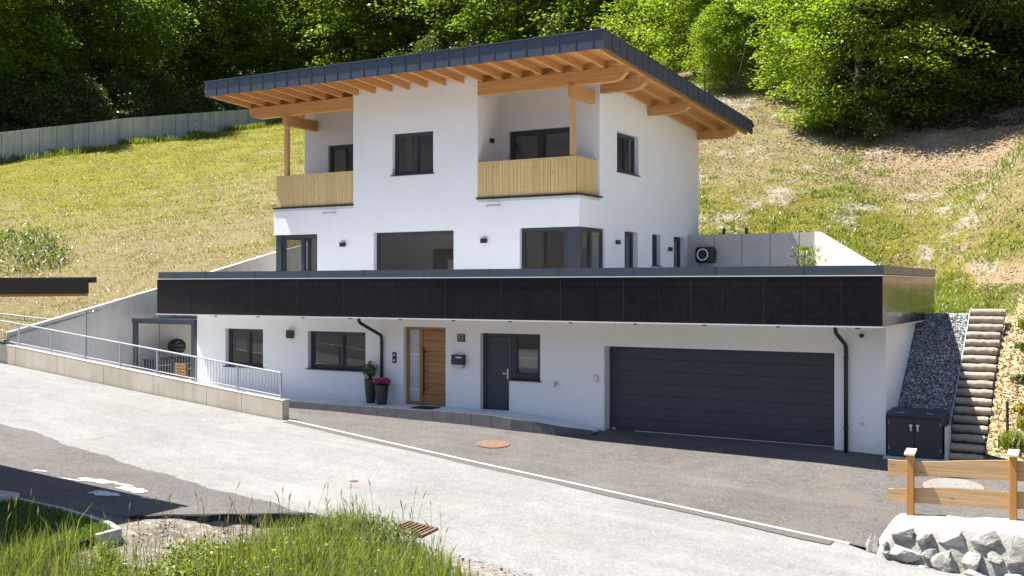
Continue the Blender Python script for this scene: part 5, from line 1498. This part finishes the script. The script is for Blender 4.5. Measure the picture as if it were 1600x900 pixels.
m = MB(); m.add([(a, b, gz(a) - .02) for a, b in gp], [(3, 2, 1, 0), (0, 1, 2, 3)]); m.build('shaft_shade_sheet', 'painted_hole_shade', o)  # flat black sheet, paints the darkness below the grate
m = MB()
def lerp2(a, b, t): return (a[0] * (1 - t) + b[0] * t, a[1] * (1 - t) + b[1] * t)
def bar(p, q, w, h0, h1):
    d = Vector((q[0] - p[0], q[1] - p[1])).normalized(); nn = Vector((-d.y, d.x)) * w
    m.hexa([(p[0] - nn.x, p[1] - nn.y, gz(p[0]) + h0), (q[0] - nn.x, q[1] - nn.y, gz(q[0]) + h0), (q[0] + nn.x, q[1] + nn.y, gz(q[0]) + h0), (p[0] + nn.x, p[1] + nn.y, gz(p[0]) + h0), (p[0] - nn.x, p[1] - nn.y, gz(p[0]) + h1), (q[0] - nn.x, q[1] - nn.y, gz(q[0]) + h1), (q[0] + nn.x, q[1] + nn.y, gz(q[0]) + h1), (p[0] + nn.x, p[1] + nn.y, gz(p[0]) + h1)])
for i in range(4): bar(gp[i], gp[(i + 1) % 4], .03, -.018, .012)
m.build('frame', 'rust', o)
m = MB()
for k in range(1, 7): t = k / 7; bar(lerp2(gp[0], gp[3], t), lerp2(gp[1], gp[2], t), .018, -.015, .008)
m.build('grille', 'rust', o)
x, y = -7.4, -7.7
m = MB(); m.lathe([(.09, 0), (.085, .012)], (x, y, zroad(x) + .02), 16); tag(m.build('valve_cap', 'rust'), 'tiny rusty valve cap in the middle of the pale road', 'valve cap')

# ------------------------------------------------------------------ stone wall and timber fence on the right
SW = empty('stone_wall', (5, -6.2, -.8), 'rubble stone wall with thick pale mortar under the timber fence', 'wall')
def wtop(x): return -.16 + (x - 2.4) * .055 + (0 if x > 2.5 else -.3 * (2.5 - x))
xsw = np.arange(2.0, 9.4, .08)
prof = [(-5.55, -.75), (-5.58, -.04), (-5.72, .0), (-6.05, .0), (-6.22, -.05), (-6.34, -.16), (-6.44, -.38), (-6.5, -.62), (-6.56, -.9), (-6.6, -1.5)]
V = []
for i, x in enumerate(xsw):
    tp = min(1, max(0, (x - 2.0) / .42)) ** .6
    for j, (yy, zz_) in enumerate(prof):
        nz = mnoise.noise(Vector((x * 3, yy * 3, zz_ * 3))) * .05 + mnoise.noise(Vector((x * 9, yy * 9, zz_ * 9))) * .018
        yc = -6.05 + (yy + 6.05) * (.35 + .65 * tp)
        V.append((x - (.0 if j < 6 else 0), yc - nz * (1 if j > 3 else .2), wtop(x) + zz_ + (nz * .5 if j < 7 else 0) - (1 - tp) * .75))
npf = len(prof)
F = [(i * npf + j, i * npf + j + 1, (i + 1) * npf + j + 1, (i + 1) * npf + j) for i in range(len(xsw) - 1) for j in range(npf - 1)]
o = npmesh('mortar_body', np.array(V) - np.array(SW.location), np.array(F), 'mortar', SW, smooth=True)
def rock(parent, c, sx, sz, seed, mat='wall_stone', depth=.14, name='stone', yaw=0.0):
    rr = random.Random(seed); V = []; F = []; nu, nv = 20, 11
    cut = [(Vector((rr.gauss(0, 1), rr.gauss(0, .8), rr.gauss(0, 1))).normalized(), rr.uniform(.48, .8)) for _ in range(13)]
    for j in range(nv + 1):
        ph = math.pi * j / nv
        for i in range(nu):
            th = 2 * math.pi * i / nu; p = Vector((math.sin(ph) * math.cos(th), math.cos(ph), math.sin(ph) * math.sin(th)))
            for nn, dd in cut:
                e = p.dot(nn) - dd
                if e > 0: p -= nn * e
            p *= 1 + .08 * mnoise.noise(p * 2.5 + Vector((seed, 0, 0))) + .06 * mnoise.noise(p * 7 + Vector((seed, 3, 0)))
            px_, pz_ = p.x * math.cos(yaw) - p.z * math.sin(yaw), p.x * math.sin(yaw) + p.z * math.cos(yaw)
            V.append((c[0] + px_ * sx, c[1] + p.y * depth, c[2] + pz_ * sz))
    for j in range(nv):
        for i in range(nu): F.append((j * nu + i, j * nu + (i + 1) % nu, (j + 1) * nu + (i + 1) % nu, (j + 1) * nu + i))
    m = MB(); m.add(V, F); return m.build(name, mat, parent)
def wface(x, dz):   # front face y at height dz below top
    tp = min(1, max(0, (x - 2.0) / .42)) ** .6
    yy = pl(-dz, [.0, .05, .16, .38, .62, .9, 1.5], [-6.05, -6.22, -6.34, -6.44, -6.5, -6.56, -6.6]); return -6.05 + (yy + 6.05) * (.35 + .65 * tp)
rocks = [(2.14, -.05, .10, .17, .5), (2.62, -.20, .17, .11, .1), (2.98, -.22, .14, .11, -.1), (3.37, -.24, .19, .15, -.1), (3.86, -.22, .21, .13, -.1), (2.66, -.50, .22, .13, -.15), (3.06, -.44, .11, .09, .1), (3.30, -.62, .18, .17, .4), (3.66, -.52, .15, .13, .1), (3.98, -.48, .11, .11, .2), (4.36, -.42, .24, .26, .2), (2.40, -.45, .07, .05, 0), (3.80, -.82, .24, .14, .2), (4.25, -.80, .16, .13, .1), (2.95, -.75, .14, .10, 0.2), (4.75, -.25, .22, .15, 0), (4.80, -.62, .22, .18, .3), (5.25, -.35, .22, .18, .1), (5.3, -.75, .25, .17, 0), (5.8, -.4, .25, .2, .2), (3.35, -.95, .2, .13, 0), (4.6, -1.05, .22, .14, 0)]
rr = random.Random(31)
for _t in range(600):
    x, dz, q = rr.uniform(2.35, 5.6), -rr.uniform(.12, 1.05), rr.uniform(.06, .13)
    if all(((x - r_[0]) / (r_[2] * 1.22 + q * 1.15)) ** 2 + ((dz - r_[1]) / (r_[3] * 1.25 + q * .95)) ** 2 > .92 for r_ in rocks): rocks.append((x, dz, q, q * .75, rr.uniform(-.4, .4)))
    if len(rocks) > 46: break
for i, (x, dz, sx, sz, yw) in enumerate(rocks): rock(SW, (x, wface(x, dz) - (.03 if i < 22 else .05), wtop(max(x, 2.3)) + dz - (.35 if x < 2.2 else 0)), sx * 1.42, sz * 1.42, i + 3, depth=.13, yaw=yw)

FE = empty('timber_fence', (4.5, -5.85, -.1), 'timber fence of two rough planks on capped posts standing on the stone wall', 'fence')
fb = lambda x: -.14 + (x - 2.64) * .065
for x in (2.64, 4.17, 5.7, 7.23):
    m = MB(); m.box(x - .055, x + .055, -5.86, -5.75, fb(x) - .1, fb(x) + .98); ps = m.build('post', 'fence_post', FE, bevel=.006)
    m = MB(); z = fb(x) + .98; m.hexa([(x - .08, -5.93, z + .0), (x + .08, -5.93, z + .0), (x + .08, -5.68, z + .055), (x - .08, -5.68, z + .055), (x - .08, -5.93, z + .035), (x + .08, -5.93, z + .035), (x + .08, -5.68, z + .09), (x - .08, -5.68, z + .09)]); m.build('cap', 'fence_cap', ps, bevel=.004)
def plank(z0, z1, seed):
    rr = random.Random(seed); m = MB(); xs_ = np.arange(2.27, 7.6, .16); b0 = []
    lo = [fb(x) + z0 + .022 * math.sin(x * 2.3 + seed) + rr.uniform(-.004, .004) for x in xs_]; hi = [fb(x) + z1 + .018 * math.sin(x * 3.1 + seed * 2) + rr.uniform(-.004, .004) for x in xs_]
    n = len(xs_); y0, y1 = -5.745, -5.705
    V = [(x, y, z) for y in (y0, y1) for x, z in list(zip(xs_, lo)) + list(zip(xs_, hi))]
    F = []
    for i in range(n - 1):
        F += [(i, i + 1, n + i + 1, n + i), (2 * n + i + 1, 2 * n + i, 3 * n + i, 3 * n + i + 1), (n + i, n + i + 1, 3 * n + i + 1, 3 * n + i), (i + 1, i, 2 * n + i, 2 * n + i + 1)]
    F += [(0, n, 3 * n, 2 * n), (n - 1, 3 * n - 1, 4 * n - 1, 2 * n - 1)]
    m.add(V, F); m.build('plank', 'fence_plank', FE)
plank(.60, .88, 1); plank(.16, .42, 2)

# ------------------------------------------------------------------ carport roof at the left edge
CP = empty('carport', (-13, -15, 0), 'black edged flat roof of a neighbouring carport reaching in from the left edge', 'carport')
# local frame: corner at origin, x to the left (away), built straight in world axes
m = MB(); m.box(-17.0, -10.16, -18.6, -11.72, 3.44, 3.70); m.build('roof_slab', 'garden_timber', CP)
m = MB(); m.box(-10.157, -10.10, -18.6, -11.70, 3.47, 3.73); m.box(-17.0, -10.16, -11.717, -11.66, 3.47, 3.73); m.build('fascia', 'black_metal', CP, bevel=.004)
m = MB(); m.box(-10.154, -10.115, -18.6, -11.70, 3.425, 3.468); m.build('fascia_board', 'garden_timber', CP)
m = MB(); m.box(-17.0, -10.08, -11.66, -11.55, 3.66, 3.76); m.build('gutter', 'black_metal', CP)
m = MB(); m.box(-17, -10.2, -18.6, -11.75, 3.702, 3.74); m.build('roof_covering', 'anthracite', CP)
for x, y in ((-16.6, -12.2), (-16.6, -18.2), (-13.4, -18.2)):
    m = MB(); m.box(x - .08, x + .08, y - .08, y + .08, -.5, 3.44); m.build('post', 'garden_timber', CP)
# lawn corner with kerb, in the carport's shade
KP = [(-11.9, -12.62), (-10.56, -12.72), (-9.49, -12.67), (-8.2, -12.78), (-7.75, -12.95), (-7.72, -13.4)]
m = MB()
for a, b in zip(KP[:-1], KP[1:]):
    za, zb_ = zroad(a[0]) + .06, zroad(b[0]) + .06; d = Vector((b[0] - a[0], b[1] - a[1])).normalized(); nn = Vector((d.y, -d.x)) * .09
    m.hexa([(a[0] + nn.x, a[1] + nn.y, za - .5), (b[0] + nn.x, b[1] + nn.y, zb_ - .5), (b[0], b[1], zb_ - .5), (a[0], a[1], za - .5), (a[0] + nn.x, a[1] + nn.y, za), (b[0] + nn.x, b[1] + nn.y, zb_), (b[0], b[1], zb_), (a[0], a[1], za)])
m.box(-11.9, -10.55, -13.6, -12.735, -.4, zroad(-11) + .12)
tag(m.build('lawn_kerb', 'kerb_light', bevel=.008), kind='structure')
LP = [(-14, -12.8), (-10.5, -12.84), (-9.4, -12.79), (-8.1, -12.9), (-7.83, -13.1), (-7.9, -15), (-9, -18), (-14, -18)]
zl = lambda x, y: zroad(x) + .02 + (y + 12.8) * .05
tag(MB().add([(x, y, zl(x, y)) for x, y in LP], [tuple(reversed(range(len(LP))))]).build('lawn', 'soil'), kind='structure')
p = scatter(16000, -14, -7.8, -18, -12.75, lambda q: in_poly(q, LP)); V, F = blades(np.column_stack([p, zl(p[:, 0], p[:, 1])]), .09, .007, .9, 4, .03, RNG)
tag(npmesh('lawn_grass', V, F, 'grass_lawn'), 'short shaded green lawn inside the pale kerb at the lower left', 'lawn', kind='stuff')

# ------------------------------------------------------------------ foreground grass, weeds and stones
def zv(P): return np.array([zverge(a, b) for a, b in P])
def front(n, px0, px1, d0, d1):
    px = RNG.uniform(px0, px1, n); d = RNG.uniform(d0, d1, n); r = (px - 800) / 1677 * d
    return np.column_stack([5.84 + r * CN - d * SN, -24.28 + r * SN + d * CN]), px, d
P, px, d = front(9000, -30, 900, 12.5, 18.5)
dist = np.array([ynear(a) for a in P[:, 0]]) - P[:, 1]
f = smoothn(P, 1.6, 31) + .5 * smoothn(P, 4.2, 32)
dens = np.interp(px, [0, 150, 260, 330, 430, 520, 700, 760, 900], [.5, .5, .3, .35, .6, .95, .9, .5, .1])
lim = np.interp(px, [-30, 180, 330, 480, 560, 650, 720, 900], [2.2, 2.2, 1.5, .75, .15, .35, .6, .8])
k1 = (dist > lim) & (f + RNG.normal(0, .25, len(P)) + dens * .9 > .55) & ~in_poly(P, LP)
Q = P[k1]; hh = np.interp(px[k1], [-30, 200, 330, 470, 560, 620, 700, 760, 900], [.62, .55, .5, .55, .62, .6, .45, .22, .12]) * RNG.uniform(.6, 1.2, k1.sum())
V, F = blades(np.column_stack([Q, zv(Q) - .02]), hh, .0065, .55, 6, .05, RNG)
tag(npmesh('wild_grass', V, F, 'grass_tall'), 'tall wild grass along the road edge in the foreground', 'grass', kind='stuff')
# lower leafy weeds
k2 = (dist > lim + .1) & (smoothn(P, 2.3, 41) > .02) & ~in_poly(P, LP) & (px > 150)
Q = np.repeat(P[k2], 14, axis=0) + RNG.normal(0, .09, (k2.sum() * 14, 2)); z = zv(Q) + RNG.uniform(.02, .3, len(Q)) * np.repeat(np.interp(px[k2], [0, 600, 720, 900], [1, 1.1, .7, .25]), 14)
D = RNG.normal(0, 1, (len(Q), 3)); D /= np.linalg.norm(D, axis=1)[:, None]
V, F = leaves(np.column_stack([Q, z]), D, .075, width=.5); tag(npmesh('verge_weeds', V, F, 'grass_green'), 'leafy green weeds among the foreground grass', 'weeds', kind='stuff')
kk = (dist > lim + .1) & (smoothn(P, 1.9, 77) > .0) & ~in_poly(P, LP) & (px > 500) & (px < 730)
Q = np.repeat(P[kk], 20, axis=0) + RNG.normal(0, .10, (kk.sum() * 20, 2)); z = zv(Q) + RNG.uniform(.02, .42, len(Q)) * np.repeat(np.interp(px[kk], [500, 620, 730], [.8, 1.2, .5]), 20)
D = RNG.normal(0, 1, (len(Q), 3)); D /= np.linalg.norm(D, axis=1)[:, None]
V, F = leaves(np.column_stack([Q, z]), D, .06, width=.4); tag(npmesh('broadleaf_weeds', V, F, 'leaf_shrub'), 'dark leafy weeds beside the drain grate in the foreground', 'weeds', kind='stuff')
# seed stalks
k3 = (dist > lim) & (RNG.uniform(0, 1, len(P)) < .05) & (px < 700) & (px > -30)
Q = P[k3]; m = MB(); sh = MB(); rr = random.Random(3)
for (x, y) in Q:
    z = zverge(x, y); h = rr.uniform(.6, 1.05); lx, ly = rr.uniform(-.18, .18), rr.uniform(-.18, .18)
    m.tube([(x, y, z), (x + lx * .4, y + ly * .4, z + h * .6), (x + lx, y + ly, z + h)], [.003, .0025, .002], 4, caps=False)
    sh.tube([(x + lx, y + ly, z + h), (x + lx * 1.15, y + ly * 1.15, z + h + .05), (x + lx * 1.4, y + ly * 1.4, z + h + .12)], [.004, .009, .002], 5, caps=False)
tag(m.build('grass_stalks', 'grass_tall'), 'thin upright grass stalks above the foreground grass', 'grass', kind='stuff')
tag(sh.build('seed_heads', 'seed_heads'), 'pale seed heads on the stalks of the foreground grass', 'grass', kind='stuff')
# yellow flowers
k4 = (dist > lim + .15) & (RNG.uniform(0, 1, len(P)) < .035) & (px > 280) & (px < 700)
Q = np.repeat(P[k4], 5, axis=0) + RNG.normal(0, .02, (k4.sum() * 5, 2)); D = RNG.normal(0, 1, (len(Q), 3)); D[:, 2] *= .3; D /= np.linalg.norm(D, axis=1)[:, None]
V, F = leaves(np.column_stack([Q, zv(Q) + np.repeat(RNG.uniform(.2, .42, k4.sum()), 5)]), D, .035, width=.8); tag(npmesh('wild_flowers', V, F, 'flower_yellow'), 'small yellow wild flowers among the foreground weeds', 'flowers', kind='stuff')
# rubble on the verge
P, px, d = front(5200, 200, 960, 13.5, 18.6); dist = np.array([ynear(a) for a in P[:, 0]]) - P[:, 1]
k5 = (dist > np.where(P[:, 0] < -5.6, .16, -.08)) & (dist < np.interp(px, [200, 480, 600, 960], [2.2, 1.4, .7, .8])) & ~in_poly(P, LP); Q = P[k5]
V, F = pebbles(np.column_stack([Q, zv(Q) + .006]), .022, RNG, .5); tag(npmesh('rubble', V, F, 'rubble_stone'), 'loose stones and grit along the road edge in the foreground', 'stones', kind='stuff')

# ------------------------------------------------------------------ light, sky, camera
sd = Vector((.47, .11, -1.0)).normalized()
su = bpy.data.lights.new('sun', 'SUN'); su.energy = 5.0; su.angle = R(.5); su.color = (1, .955, .88)
so = bpy.data.objects.new('sun', su); COL.objects.link(so); so.rotation_euler = (-sd).to_track_quat('Z', 'Y').to_euler(); so.location = (-20, -10, 60)
W = bpy.data.worlds.new('World'); SC.world = W; W.use_nodes = True
nt = W.node_tree; nt.nodes.clear()
bg = nt.nodes.new('ShaderNodeBackground'); ow = nt.nodes.new('ShaderNodeOutputWorld'); sk = nt.nodes.new('ShaderNodeTexSky')
sk.sky_type = 'NISHITA'; sk.sun_disc = False; sk.sun_elevation = math.asin(-sd.z); sk.sun_rotation = math.atan2(-sd.x, -sd.y); sk.altitude = 700
L(nt, sk.outputs[0], bg.inputs[0]); bg.inputs[1].default_value = .076; sk.ozone_density = 2.5; L(nt, bg.outputs[0], ow.inputs[0])
cam = bpy.data.cameras.new('camera'); cam.sensor_width = 36; cam.lens = 1677 / 1600 * 36; cam.shift_y = -2 / 1600; cam.clip_start = .1; cam.clip_end = 2000
co = bpy.data.objects.new('camera', cam); COL.objects.link(co); co.location = (5.84, -24.28, 3.59); co.rotation_euler = (R(90), 0, R(30.2)); SC.camera = co
SC.render.engine = 'CYCLES'
SC.cycles.max_bounces = 8; SC.cycles.transparent_max_bounces = 12
vs = SC.view_settings; vs.view_transform = 'Standard'; vs.look = 'None'; vs.exposure = 1.5; vs.gamma = 1; vs.use_curve_mapping = False
SC.render.resolution_x = 1024; SC.render.resolution_y = 576
